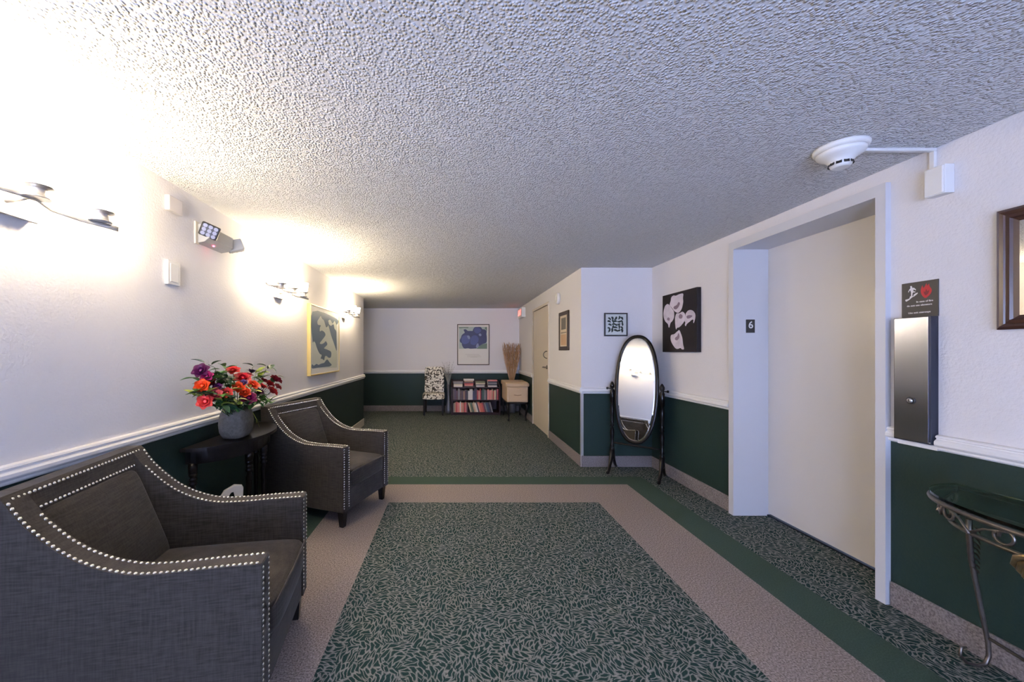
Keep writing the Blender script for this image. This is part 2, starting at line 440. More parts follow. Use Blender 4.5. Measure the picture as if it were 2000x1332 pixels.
bm = B(); rail_x(bm, YR, -1, XB, XR-.032); struct(obj('trim_4', bm, M['rail']))
bm = B(); rail_y(bm, XR, -1, EY1+.07, YR); rail_y(bm, XR, -1, YB, 1.847, .018); rail_y(bm, XR, -1, 2.012, EY0-.05, .018); add_box(bm, XR-.014, XR, 1.847, 2.012, .913, .9385); struct(obj('trim_5', bm, M['rail']))
# carpet cove base
def base_box(name, boxes):
    bm = B()
    for x0, x1, y0, y1 in boxes: add_box(bm, x0, x1, y0, y1, 0, .135, .004)
    return struct(obj(name, bm, M['carpet_base']))
t = .012
base_box('baseboard_left', [(XL, XL+t, YB, YC+t)]).data.materials[0] = pbr('cream_base', (.62, .58, .50), .5)  # left run in a paler even colour than the other baseboards
base_box('baseboard_far', [(-4.1, XB, YF-t, YF)])
base_box('baseboard_corridor', [(XB-t, XB, YR, DY0-.06), (XB-t, XB, DY1+.06, YF-t)])
base_box('baseboard_recess', [(XB, XR, YR-t, YR)])
base_box('baseboard_right', [(XR-t, XR, EY1+.07, YR-t), (XR-t, XR, YB, EY0-.055)])
# metal corner guard on the outer corner
bm = B(); add_box(bm, XB-.003, XB+.028, YR-.0035, YR+.0, .0, .895); add_box(bm, XB-.0035, XB, YR, YR+.028, .0, .895)
struct(obj('trim_6', bm, M['chrome']))

# elevator: casing, deep jambs, panel, sill
bm = B()
CX = XR-.03
add_box(bm, CX, XR+.10, EY0-.05, EY0, 0, EZ+.065)
add_box(bm, CX, XR+.10, EY1, EY1+.055, 0, EZ+.065)
add_box(bm, CX, XR+.10, EY0, EY1, EZ, EZ+.065)
add_box(bm, XR+.10, 2.75, EY0-.02, EY0, 0, EZ)
add_box(bm, XR+.10, 2.75, EY1, EY1+.02, 0, EZ)
add_box(bm, XR+.10, 2.75, EY0-.02, EY1+.02, EZ, EZ+.02)
frame = struct(obj('door_1', bm, M['jamb']))
bm = B(); add_box(bm, 2.71, 2.74, EY0+.0, EY1, .022, EZ)
obj('door_panel', bm, M['elev'], frame)
bm = B(); add_box(bm, 2.70, 2.76, EY0, EY1, 0.001, .012); obj('door_sill', bm, M['steel_dark'], frame)
# floor number plate on the jamb
pl = thing('floor_number_plate', 'small black plate with a white 6 on the elevator jamb', 'sign', (2.555, EY1, 1.63))
bm = B(); add_box(bm, -.038, .038, -.003, 0, -.057, .057, .002); obj('plate', bm, M['black'], pl)
text('numeral', '6', .085, M['white_plastic'], pl, Matrix.Translation((.002, -.0035, .008)) @ Matrix.Rotation(PI/2, 4, 'X'), bold=.001)

# cream door in the corridor wall
bm = B()
cf = .045
add_box(bm, XB-.012, XB+.12, DY0-cf, DY0, 0, DZ+cf, .002); add_box(bm, XB-.012, XB+.12, DY1, DY1+cf, 0, DZ+cf, .002); add_box(bm, XB-.012, XB+.12, DY0, DY1, DZ, DZ+cf, .002)
d2 = struct(obj('door_2', bm, M['cream_door']))
bm = B(); add_box(bm, XB+.004, XB+.05, DY0+.003, DY1-.003, .012, DZ-.006); obj('door_panel', bm, M['cream_door'], d2)
bm = B(); add_lathe(bm, [(.034, 0), (.034, .008), (.012, .010), (.012, .05)], 16, Matrix.Translation((XB+.004, DY0+.10, 1.15)) @ Matrix.Rotation(-PI/2, 4, 'Y'))
add_tube(bm, [(XB-.045, DY0+.10, 1.15), (XB-.047, DY0+.16, 1.152), (XB-.045, DY0+.21, 1.145)], .010)
obj('door_handle', bm, M['iron'], d2)
bm = B(); add_tube(bm, [(XB+.006-.062*math.sin(PI*k/12), DY0+.10, 1.36+.06*math.cos(PI*k/12)) for k in range(13)], .008)
obj('pull_loop', bm, M['iron'], d2)
for z in (.35, 1.2, 1.98):
    bm = B(); add_lathe(bm, [(.008, -.05), (.008, .05)], 8, Matrix.Translation((XB-.012, DY1-.002, z))); obj('hinge', bm, M['chrome'], d2)

# ------------------------------------------------------------------ armchairs
def side_profile():
    return [(0, .13), (0, .64), (.006, .65), (.15, .648), (.30, .644), (.42, .650), (.53, .683), (.63, .742), (.73, .838), (.775, .905), (.79, .928), (.80, .935), (.86, .935), (.865, .92), (.835, .13)]
CD = .865; CW = .35; CT = .084
def taper(bm_or_vs):
    for v in bm_or_vs:
        s = v.co.y+.43
        v.co.x *= 1-.01*max(0, min(1, s/.86))
def chair_row(bm, pts, spacing, r):
    """nail heads at even spacing along [(p, n)...] of points and normals"""
    acc = 0.0; nxt = 0.0
    for (p, n), (q, n2) in zip(pts, pts[1:]):
        p, q = Vector(p), Vector(q); L = (q-p).length
        while nxt <= acc+L:
            f = (nxt-acc)/L if L else 0
            pos = p.lerp(q, f); nn = Vector(n).lerp(Vector(n2), f)
            add_dome(bm, pos, nn, r); nxt += spacing
        acc += L
def fine_path(prof, k=10):
    out = []
    n = len(prof)
    for i in range(n-1):
        p0, p1, p2, p3 = prof[max(i-1, 0)], prof[i], prof[i+1], prof[min(i+2, n-1)]
        for j in range(k):
            t = j/k
            out.append(tuple(0.5*((2*p1[c])+(-p0[c]+p2[c])*t+(2*p0[c]-5*p1[c]+4*p2[c]-p3[c])*t*t+(-p0[c]+3*p1[c]-3*p2[c]+p3[c])*t**3) for c in range(2)))
    out.append(prof[-1]); return out

def make_armchair(label, loc, rz, sx=1.0):
    t = thing('armchair', label, 'armchair', loc, rz, 'matching armchairs along the sconce wall')
    Y = lambda s: s-.43
    strip = [(.004, .65), (.15, .648), (.30, .644), (.42, .650), (.53, .683), (.63, .742), (.73, .838), (.79, .925)]
    fp = fine_path(strip, 6)
    poly = [(0, .13), (0, .645)]+fp+[(.80, .935), (.86, .935), (.866, .92), (.835, .13)]
    for sg in (-1, 1):
        bm = B()
        xo, xi = sg*CW, sg*(CW-CT)
        add_prism(bm, [(Y(a), b) for a, b in poly], min(xo, xi), max(xo, xi), 'x')
        # soften the long edges
        es = [e for e in bm.edges if abs(e.verts[0].co.x-e.verts[1].co.x) < 1e-6]
        bmesh.ops.bevel(bm, geom=es, offset=.006, segments=2, affect='EDGES', profile=.5)
        taper(bm.verts)
        arm = obj('arm', bm, M['fabric'], t)
        for e_in in (0, 1):
            bm = B()
            x = sg*(CW-.011) if e_in == 0 else sg*(CW-CT+.011)
            pts = []
            for i in range(len(fp)):
                a = fp[max(i-1, 0)]; b = fp[min(i+1, len(fp)-1)]
                n = Vector((0, -(b[1]-a[1]), (b[0]-a[0]))).normalized()
                if e_in == 1 and fp[i][1] > .862: continue
                pts.append(((x, Y(fp[i][0])+n.y*.0005, fp[i][1]+n.z*.0005), tuple(n)))
            pts = pts[1:]
            chair_row(bm, pts, .0195, .0068)
            fr = [((x, -.4305, z), (0, -1, 0)) for z in (.632, .4, .145)]
            chair_row(bm, fr, .0195, .0068)
            taper(bm.verts)
            obj('nailhead_trim', bm, M['nail'], arm)
    # back: slab with a flush border and a raised inner pad
    bm = B()
    xi = CW-CT+.004
    prof = [(.70, .30), (.776, .862), (.790, .925), (.80, .935), (.86, .935), (.866, .92), (.835, .13), (.70, .13)]
    add_prism(bm, [(Y(a), b) for a, b in prof], -xi, xi, 'x')
    taper(bm.verts)
    back = obj('backrest', bm, M['fabric'], t)
    bm = B()
    chair_row(bm, [((-xi-.045, Y(.7905)-.002, .918), (0, -1, .35)), ((xi+.045, Y(.7905)-.002, .918), (0, -1, .35))], .0195, .0068)
    taper(bm.verts); obj('nailhead_trim', bm, M['nail'], back); bm = B()
    chair_row(bm, [((-xi+.0, Y(.776)-.002, .858), (0, -1, .25)), ((xi-.0, Y(.776)-.002, .858), (0, -1, .25))], .0195, .0068)
    taper(bm.verts); obj('nailhead_trim', bm, M['nail'], back)
    bm = B()
    vs = add_cushion(bm, (0, 0, 0), (2*xi-.012, .13, .46), k=11, bulge=(0, .022, 0), cuts=10)
    ang = math.radians(21)
    bmesh.ops.transform(bm, matrix=Matrix.Translation((0, Y(.744), .617)) @ Matrix.Rotation(-ang, 4, 'X'), verts=bm.verts)
    taper(bm.verts); obj('back_cushion', bm, M['fabric'], t)
    bm = B()
    add_cushion(bm, (0, Y(.335), .375), (2*(CW-CT)-.004, .70, .15), k=10, bulge=(0, .012, .022), cuts=10)
    taper(bm.verts); sc = obj('seat_cushion', bm, M['fabric'], t)
    # piping along the front top edge
    bm = B(); xw = CW-CT-.012
    add_tube(bm, [(-xw, Y(-.008), .425), (-xw+.02, Y(-.017), .438), (0, Y(-.026), .447), (xw-.02, Y(-.017), .438), (xw, Y(-.008), .425)], .005, 6); obj('piping', bm, M['fabric'], sc)
    bm = B(); add_box(bm, -(CW-CT)-.002, (CW-CT)+.002, Y(.008), Y(.70), .13, .30, .006); taper(bm.verts); obj('seat_base', bm, M['fabric'], t)
    for sx_, sy in ((-1, 0), (1, 0), (-1, 1), (1, 1)):
        bm = B()
        cx, cy = sx_*(CW-.05-.03*sy), Y(.045) if sy == 0 else Y(.78)
        add_box(bm, -.028, .028, -.028, .028, 0, .135)
        for v in bm.verts:
            if v.co.z < .01: v.co.x *= .65; v.co.y *= .65
        bmesh.ops.translate(bm, vec=(cx, cy, 0), verts=bm.verts)
        obj('leg', bm, M['dark_wood'], t)
    return t
# local front is -y; a chair facing (dx, dy) has rz = atan2(dx, -dy)
def face(dx, dy): return math.atan2(dx, -dy)
make_armchair('taupe linen armchair nearest the viewer, in front of the half-round table', (-1.166, 1.596, 0), face(.987, .163))
make_armchair('taupe linen armchair beyond the half-round table, beside the flower vase', (-1.150, 3.385, 0), face(.940, -.342))

# ------------------------------------------------------------------ half-round table, vase, flowers
tb = thing('demilune_table', 'black half-round table with turned legs between the two armchairs', 'table', (XL+.035, 2.72, 0))
def halfround(a, b, n=28): return [(0, -a)]+[(b*math.sin(PI*i/n), -a*math.cos(PI*i/n)) for i in range(1, n)]+[(0, a)]
bm = B(); add_prism(bm, halfround(.45, .32), .788, .810, 'z', .005); obj('table_top', bm, M['dark_wood'], tb)
bm = B(); add_prism(bm, halfround(.40, .27), .70, .788, 'z'); obj('apron', bm, M['dark_wood'], tb)
bm = B(); add_prism(bm, halfround(.36, .235), .185, .203, 'z', .004); obj('lower_shelf', bm, M['dark_wood'], tb)
legp = [(.012, 0), (.018, .02), (.014, .05), (.020, .10), (.020, .18), (.020, .21), (.014, .24), (.018, .40), (.022, .52), (.014, .555), (.024, .565), (.024, .575), (.015, .583), (.024, .593), (.024, .603), (.015, .611), (.024, .62), (.024, .635), (.02, .64), (.026, .645), (.026, .705)]
for x, y in ((.03, -.375), (.03, .375), (.235, -.10), (.235, .10)):
    bm = B(); add_lathe(bm, legp, 16, Matrix.Translation((x, y, 0))); obj('leg', bm, M['dark_wood'], tb)

# squarish stone vase
vx, vy = -1.530, 2.605
bm = B()
prof = [(.055, 0), (.075, .006), (.092, .04), (.098, .09), (.092, .14), (.078, .175), (.074, .185), (.066, .185), (.066, .17), (.05, .12)]
add_lathe(bm, prof, 28)
for v in bm.verts:
    a = math.atan2(v.co.y, v.co.x); r = math.hypot(v.co.x, v.co.y)
    k = (abs(math.cos(a))**4+abs(math.sin(a))**4)**-.25
    k = 1+(k-1)*.7; v.co.x = r*k*math.cos(a)*.82; v.co.y = r*k*math.sin(a)*1.12
vase = obj('vase', bm, M['stone'], None, loc=(vx, vy, .8105), rot=(0, 0, .12))
vase.scale = (1.14, 1.18, 1.12); tag(vase, 'squat grey stone vase on the black half-round table', 'vase')

fb = thing('flower_arrangement', 'bright pink, red, orange and purple bouquet standing in the grey stone vase', 'flowers', (vx, vy, .8105))
PET = {}
for n, c in (('red', (205, 25, 50)), ('crimson', (160, 15, 55)), ('orange', (240, 75, 20)), ('coral', (230, 70, 70)), ('purple', (95, 20, 85)), ('magenta', (150, 15, 90)), ('violet', (90, 60, 120)), ('pink', (215, 90, 100))):
    PET[n] = pbr(n+'_petals', srgb(c), .5, vary=.25, vscale=50)
def blossom(p, r, col, parent):
    bm = B()
    out = Vector(p)-Vector((0, 0, .16)); out.normalize()
    axis = (out+Vector((.25, -.5, .25))).normalized()
    q = axis.to_track_quat('Z', 'Y').to_matrix().to_4x4()
    for ring, (cnt, tilt, sc) in enumerate(((3, .30, .62), (5, .62, .85), (6, 1.05, 1.0))):
        for k in range(cnt):
            a = 2*PI*k/cnt+ring*.5+random.uniform(-.1, .1)
            w, L = r*.62*sc, r*1.15*sc
            rows = []
            for i in range(5):
                f = i/4; wid = w*math.sin(PI*min(.98, .12+f*.80))
                bend = tilt*(.35+.8*f)
                yy = L*f*math.sin(bend)+.10*r; zz = L*f*math.cos(bend)
                rows.append([(-wid, yy-.25*wid*0, zz+.10*wid), (0, yy+.28*wid, zz-.05*wid), (wid, yy, zz+.10*wid)])
            R = Matrix.Rotation(a, 4, 'Z')
            vs = [[bm.verts.new(R @ Vector(c)) for c in row] for row in rows]
            for A, C in zip(vs, vs[1:]):
                for j in range(2):
                    f = bm.faces.new((A[j], A[j+1], C[j+1], C[j])); f.smooth = True
    bmesh.ops.solidify(bm, geom=bm.faces[:], thickness=.0012)
    add_cushion(bm, (0, 0, r*.25), (r*.5, r*.5, r*.5), k=2, cuts=4)
    bmesh.ops.transform(bm, matrix=Matrix.Translation(p) @ q, verts=bm.verts)
    return obj('blossom', bm, PET[col], parent)
def leaf_bm(bm, p, d, L, w, droop=.3, mi=0):
    d = Vector(d).normalized(); s = d.cross(Vector((0, 0, 1)));
    s = s.normalized() if s.length > .01 else Vector((1, 0, 0))
    up = s.cross(d); p = Vector(p); rows = []
    for i in range(6):
        f = i/5; wid = w*math.sin(PI*min(.97, .05+f*.93))**.8
        c = p+d*L*f-up*droop*L*f*f
        rows.append([bm.verts.new(c-s*wid+up*wid*.35), bm.verts.new(c), bm.verts.new(c+s*wid+up*wid*.35)])
    for A, C in zip(rows, rows[1:]):
        for j in range(2):
            f = bm.faces.new((A[j], A[j+1], C[j+1], C[j])); f.smooth = True; f.material_index = mi
# positions given as (along the wall, out of the wall, up) about the vase centre
def place(px, py, out):
    """point whose distance out of the wall is `out`, on the sight line of the drawn spot"""
    X = vx+out; Yp = X*720/(px-885); return (X-vx, Yp-vy, EYE-(py-687)*Yp/720-.8105)
blooms = [(394, 726, .0, .036, 'purple'), (396, 755, .04, .032, 'orange'), (402, 785, .07, .034, 'coral'), (421, 772, .08, .032, 'pink'), (455, 727, .0, .036, 'coral'),
          (473, 742, .05, .044, 'red'), (466, 758, .10, .032, 'orange'), (492, 755, .09, .038, 'orange'), (484, 779, .12, .040, 'magenta'), (504, 768, .07, .036, 'purple'),
          (529, 766, .03, .040, 'coral'), (537, 744, .0, .042, 'crimson'), (524, 752, .0, .036, 'red'), (491, 728, -.02, .030, 'violet'), (476, 748, .12, .018, 'violet'), (411, 748, .02, .026, 'crimson'), (514, 745, .04, .028, 'crimson'), (444, 768, .10, .026, 'coral'), (512, 757, .08, .030, 'red'), (478, 768, .12, .028, 'orange'), (405, 737, .04, .028, 'magenta'), (541, 757, .02, .028, 'pink'), (484, 735, .0, .028, 'crimson'), (425, 757, .07, .022, 'purple'), (500, 782, .10, .024, 'crimson')]
for px, py, o_, r, c in blooms:
    p = place(px, py, o_)
    bl = blossom(p, r*1.2, c, fb)
    bm = B(); add_tube(bm, [(p[0]*.15, p[1]*.15, .05), (p[0]*.25, p[1]*.25, .16), (p[0]*.75, p[1]*.8, p[2]-.03), p], .0022, 5); obj('stem', bm, M['leaf_dark'], bl)
sprigs = [(425, 732, .02, 'leaf_green', 10), (440, 745, .05, 'leaf_green', 10), (436, 716, -.02, 'leaf_green', 4), (508, 726, .0, 'leaf_lime', 7), (508, 742, .02, 'leaf_green', 7), (430, 765, .06, 'leaf_dark', 7),
          (447, 782, .09, 'leaf_dark', 6), (387, 768, .03, 'leaf_lime', 4), (413, 788, .06, 'leaf_dark', 5), (460, 785, .12, 'leaf_lime', 5), (385, 740, .0, 'leaf_green', 4), (515, 780, .05, 'leaf_green', 5),
          (531, 716, -.02, 'leaf_dark', 3), (449, 762, .11, 'leaf_lime', 3), (496, 770, .10, 'leaf_dark', 4), (540, 735, -.01, 'leaf_dark', 3), (407, 712, -.02, 'leaf_dark', 2), (500, 712, -.02, 'leaf_dark', 2)]
for k in range(9):
    sprigs.append((432+9*k, random.uniform(779, 794), random.uniform(.07, .13), random.choice(['leaf_dark', 'leaf_green', 'leaf_dark', 'leaf_lime']), 6))
for k in range(16):
    sprigs.append((random.uniform(395, 530), random.uniform(735, 785), random.uniform(0, .10), random.choice(['leaf_green', 'leaf_dark', 'leaf_dark', 'leaf_green', 'leaf_lime']), 6))
for px, py, o_, mt, cnt in sprigs:
    p = place(px, py, o_); bm = B()
    add_tube(bm, [(p[0]*.15, p[1]*.15, .06), (p[0]*.25, p[1]*.25, .165), (p[0]*.8, p[1]*.8, p[2]-.02), p], .0016, 5)
    for k in range(cnt):
        a = 2*PI*k/cnt+random.random(); q = (p[0]+random.uniform(-.02, .02), p[1]+random.uniform(-.025, .025), p[2]+random.uniform(-.02, .02))
        leaf_bm(bm, q, (math.cos(a)*.8, math.sin(a), random.uniform(-.3, .8)), random.uniform(.055, .08), random.uniform(.018, .027), random.uniform(.1, .6))
    obj('leaf_sprig', bm, M[mt], fb)
bm = B()
add_tube(bm, [(.02, .05, .17), (.06, .10, .155), (.07, .13, .10), (.06, .15, .06)], .0018, 5)
for k in range(3): leaf_bm(bm, (.07, .13+.01*k, .10-.02*k), (.5, .3, -.8), .03, .007)
obj('leaf_sprig', bm, M['leaf_lime'], fb)

# white looped ornament on the lower shelf
bm = B()
outer = [(-.09, 0), (-.085, .12), (-.07, .20), (-.03, .27), (.03, .30), (.075, .29), (.085, .27), (.08, .15), (.085, 0)]
inner = [(.045, 0), (.042, .10), (.040, .2), (.030, .262), (.010, .258), (-.012, .225), (-.038, .15), (-.045, 0)]
n0 = len(outer)
add_prism(bm, outer+inner, -.016, .016, 'y', .005)
orn = obj('loop_ornament', bm, M['white_plastic'], None, loc=(-1.52, 2.50, .2035), rot=(0, 0, math.radians(31)))
tag(orn, 'pale looped ornament standing under the half-round table behind the nearest armchair', 'ornament')

# ------------------------------------------------------------------ sconces
def make_sconce(label, loc):
    t = thing('wall_sconce', label, 'wall lamp', loc, 0, 'three-light sconces along the wall')
    # local: wall at x=0, bar runs along y
    bm = B()
    poly = [(0, -.05), (.034, -.058), (.038, -.054), (.036, -.050), (.014, -.038), (.022, .005), (.014, .045), (.036, .062), (.038, .066), (.034, .070), (0, .058)]
    add_prism(bm, poly, -.075, .11, 'y'); obj('backplate', bm, M['chrome'], t)
    bm = B(); add_tube(bm, [(.01, .02, 0), (.07, .01, .0), (.13, .0, .008)], .008, 8)
    add_tube(bm, [(.14, -.50, .012), (.10, -.38, .014), (.15, -.25, .010), (.12, -.12, .004), (.15, 0, .004), (.10, .10, 0), (.12, .20, -.006), (.17, .27, -.012), (.19, .30, -.016)], .011, 8, flat=.25)
    obj('arm', bm, M['chrome'], t)
    for y in (-.25, 0, .25):
        bm = B(); add_lathe(bm, [(.040, 0), (.041, .004), (.030, .010), (.028, .032), (.034, .040), (.048, .043), (.049, .047), (.020, .047)], 24, Matrix.Translation((.155, y, .0))); c = obj('lamp_cup', bm, M['chrome'], t)
        bm = B(); add_lathe(bm, [(.030, .048), (.036, .055), (.044, .09), (.050, .14), (.047, .14), (.040, .09), (.02, .052)], 24, Matrix.Translation((.155, y, .0)), cap=False); obj('glass_shade', bm, M['shade'], c)
    return t
SY = (1.385, 3.60, 5.76)
s0 = make_sconce('nickel three-light wall sconce above the nearest armchair', (XL, SY[0], 1.985))
dup(s0, (XL, SY[1], 1.985), None, 'nickel three-light wall sconce beside the gold-framed print, towards the emergency light')
dup(s0, (XL, SY[2], 1.985), None, 'nickel three-light wall sconce at the corridor corner, past the gold-framed print')

# ------------------------------------------------------------------ fittings on the left wall
bm = B(); add_box(bm, 0, .022, -.05, .05, -.073, .073, .004); add_box(bm, .022, .025, -.032, .032, -.055, .055, .002)
tag(obj('switch_plate', bm, M['white_plastic'], None, loc=(XL, 2.245, 1.888)), 'upright white blank plate on the wall below the emergency light', 'wall plate')
bm = B(); add_box(bm, 0, .03, -.055, .055, -.045, .045, .004)
tag(obj('mounted_junction_box', bm, pbr('wall_white_box', (.66, .62, .61), .6), None, loc=(XL, 2.25, 2.303)), 'small square white wall-painted box high near the emergency light', 'junction box')
em = thing('emergency_light', 'grey emergency light with two pivoting lamp heads under the ceiling', 'emergency light', (XL, 2.60, 2.205))
bm = B(); add_prism(bm, [(-.0, -.065), (.055, -.055), (.085, -.03), (.085, .045), (.06, .06), (0, .065)], -.13, .14, 'y', .004); obj('housing', bm, M['grey_plastic'], em)
bm = B(); add_box(bm, 0.0, .012, -.155, -.12, -.075, .075, .003); obj('mounting_plate', bm, M['cream_plastic'], em)
for sg, c, rz, rx in ((-1, (.085, -.125, .015), math.radians(28), math.radians(18)), (1, (.07, .19, .0), math.radians(-150), math.radians(15))):
    Mx = Matrix.Translation(c) @ Matrix.Rotation(rz, 4, 'Z') @ Matrix.Rotation(rx, 4, 'X') @ Matrix.Rotation(.35, 4, 'Y')
    bm = B(); add_box(bm, -.055, .055, -.012, .03, -.045, .045, .008, mat=None)
    bmesh.ops.transform(bm, matrix=Mx, verts=bm.verts); hd = obj('lamp_head', bm, M['black'] if sg < 0 else M['grey_plastic'], em)
    for i in (-1, 0, 1):
        for j in (-1, 0, 1):
            bm = B(); add_lathe(bm, [(.004, 0), (.012, .006), (.013, .007)], 10, Mx @ Matrix.Translation((i*.031, -.0125, j*.027)) @ Matrix.Rotation(PI/2, 4, 'X'))
            obj('led_lens', bm, M['lens'], hd)
bm = B(); add_lathe(bm, [(.006, -.004), (.006, 0)], 10, Matrix.Translation((.05, -.03, -.058)))
obj('indicator_lamp', bm, pbr('red_indicator', (.6, .02, .05), .4, emit=(1, .05, .12), estr=25), em)

# ------------------------------------------------------------------ pictures
def poly_face(bm, pts3):
    f = bm.faces.new([bm.verts.new(p) for p in pts3]); bmesh.ops.triangulate(bm, faces=[f])
def picture(name, label, cat, w, h, loc, rz, fr_w, fr_d, fr_m, mat_m, back=.004):
    """local: wall plane y=0, faces -y, centred"""
    t = thing(name, label, cat, loc, rz)
    bm = B()
    for a in ((-w/2, w/2, h/2-fr_w, h/2), (-w/2, w/2, -h/2, -h/2+fr_w), (-w/2, -w/2+fr_w, -h/2+fr_w, h/2-fr_w), (w/2-fr_w, w/2, -h/2+fr_w, h/2-fr_w)):
        add_box(bm, a[0], a[1], -fr_d, -.001, a[2], a[3], min(.004, fr_w*.2))
    obj('picture_frame', bm, fr_m, t)
    bm = B(); add_box(bm, -w/2+fr_w*.9, w/2-fr_w*.9, -fr_d+back+.002, -fr_d+back+.006, -h/2+fr_w*.9, h/2-fr_w*.9); pr = obj('print', bm, mat_m, t)
    return t, pr, -fr_d+back+.002
def rounded(p, k=4):
    n = len(p); out = []
    for i in range(n):
        a, b, c, d = p[i-1], p[i], p[(i+1) % n], p[(i+2) % n]
        for j in range(k):
            t = j/k
            out.append(tuple(0.5*(2*b[q]+(c[q]-a[q])*t+(2*a[q]-5*b[q]+4*c[q]-d[q])*t*t+(3*b[q]-a[q]-3*c[q]+d[q])*t**3) for q in (0, 1)))
    return out
def shapes(name, polys, m, parent, y, f=lambda p: p, eps=.0006, one=False):
    if not one and len(polys) > 1:
        for i, pl_ in enumerate(polys): shapes(name, [pl_], m, parent, y-.0002*i, f, eps)
        return
    bm = B()
    for pl_ in polys:
        if name in ('lily_print', 'lily_throat', 'poster_flower', 'flame_symbol', 'print_shape', 'leaf_print'): pl_ = rounded(pl_)
        q = [f(p) for p in pl_]
        a = [bm.verts.new((x, y-eps, z)) for x, z in q]; b = [bm.verts.new((x, y, z)) for x, z in q]
        for tr in tessellate_polygon([[Vector((x, z, 0)) for x, z in q]]):
            p0, p1, p2 = (q[t] for t in tr)
            ccw = (p1[0]-p0[0])*(p2[1]-p0[1])-(p2[0]-p0[0])*(p1[1]-p0[1]) > 0
            tr = tr if ccw else tuple(reversed(tr))
            try: bm.faces.new([a[t] for t in tr])
            except ValueError: pass
        for k in range(len(q)):
            bm.faces.new((a[k], a[(k+1) % len(q)], b[(k+1) % len(q)], b[k]))
    me = bpy.data.meshes.new(name); bm.to_mesh(me); bm.free(); me.materials.append(m)
    o = bpy.data.objects.new(name, me); COL.objects.link(o); o.parent = parent
    return o

# gold-framed blue abstract on the left wall (faces +x): rz = +90deg -> local -y = world +x, local x = world y
w, h = 1.10, .862
t, pr, y0 = picture('framed_print', 'gold-framed blue and pale green abstract print between two sconces', 'picture', w, h, (XL, 4.885, 1.552), PI/2, .018, .045, M['gold'], M['white_paper'])
def fL(p):
    x, y = p; u = (x-535)/(862-535); top = 345+(435-345)*u; bot = 1160+(1105-1160)*u
    # undo the foreshortening of the wall
    Y0, Y1 = 4.35, 5.42; uu = (1/(1/Y0+(1/Y1-1/Y0)*u)-Y0)/(Y1-Y0)
    return ((uu-.5)*(w-.04), (.5-(y-top)/(bot-top))*(h-.04))
shapes('print_ground', [[(553, 418), (840, 490), (842, 1075), (548, 1090)]], flat('pale_sage', (196, 200, 186)), pr, y0, fL, .0005)
A1 = [(556, 420), (838, 492), (838, 565), (815, 520), (790, 550), (765, 510), (740, 520), (745, 560), (720, 600), (705, 570), (690, 520), (668, 500), (650, 470), (630, 500), (612, 530), (612, 560), (622, 575), (650, 580), (640, 610), (640, 650), (665, 640), (695, 660), (706, 690), (690, 720), (660, 760), (640, 790), (660, 800), (690, 785), (710, 765), (728, 800), (705, 830), (690, 850), (730, 865), (772, 890), (770, 950), (745, 960), (720, 940), (700, 945), (690, 990), (670, 975), (650, 970), (662, 930), (640, 915), (620, 880), (600, 830), (588, 790), (570, 770), (553, 760)]
A2 = [(740, 560), (770, 580), (800, 560), (812, 610), (832, 640), (835, 700), (838, 870), (820, 830), (800, 770), (775, 700), (760, 640)]
A3 = [(548, 1040), (570, 1055), (600, 1035), (625, 1045), (655, 1030), (690, 1020), (705, 1000), (728, 980), (755, 1015), (778, 1042), (755, 1062), (690, 1070), (620, 1078), (549, 1088)]
shapes('print_shape', [A1, A2, A3], flat('slate_blue_ink', (92, 108, 124)), pr, y0-.0006, fL)

# calla lilies canvas on the right wall (faces -x): rz = -90deg -> local x = world -y
w, h = .594, .64
cv = thing('canvas_print', 'unframed black canvas with five white calla lilies', 'picture', (XR, 3.92, 1.727), -PI/2)
bm = B(); add_box(bm, -w/2, w/2, -.045, -.001, -h/2, h/2, .003); cb = obj('canvas', bm, M['black_paint'], cv)
def fC(p):
    x, y = p; u = (x-893)/(1345-893); top = 130-125*u; bot = 855-25*u
    Y0, Y1 = 4.217, 3.623; uu = (1/(1/Y0+(1/Y1-1/Y0)*u)-Y0)/(Y1-Y0)
    return ((uu-.5)*w, (.5-(y-top)/(bot-top))*h)
L1 = [(1010, 145), (1040, 120), (1070, 122), (1120, 100), (1165, 95), (1163, 150), (1166, 200), (1155, 260), (1140, 300), (1118, 330), (1090, 340), (1050, 320), (1020, 280), (992, 250), (990, 230), (1002, 190)]
L2 = [(960, 232), (985, 245), (1020, 290), (1045, 330), (1048, 390), (1030, 440), (1000, 475), (985, 530), (975, 530), (965, 490), (930, 455), (910, 400), (908, 340), (920, 280), (935, 250)]
L3 = [(1080, 350), (1120, 345), (1155, 325), (1185, 345), (1195, 390), (1185, 440), (1150, 490), (1115, 525), (1085, 535), (1075, 555), (1066, 520), (1060, 450), (1062, 400)]
L4 = [(1200, 350), (1230, 310), (1265, 300), (1300, 312), (1325, 350), (1325, 400), (1308, 460), (1300, 455), (1302, 425), (1285, 422), (1250, 450), (1215, 480), (1200, 508), (1190, 490), (1195, 460), (1182, 430), (1195, 390)]
L5 = [(1115, 562), (1135, 600), (1155, 660), (1165, 740), (1178, 800), (1150, 805), (1130, 790), (1100, 803), (1070, 800), (1035, 760), (1010, 715), (1000, 670), (1010, 630), (1050, 615), (1090, 580)]
lily = pbr('lily_white', (.60, .54, .60), .6, vary=.32, vscale=16)
shapes('lily_print', [L1, L2, L4, L5], lily, cb, -.0452, fC, .0008)
shapes('lily_print', [L3], lily, cb, -.0460, fC, .0008)
thr = pbr('lily_throat', (.20, .14, .19), .6)
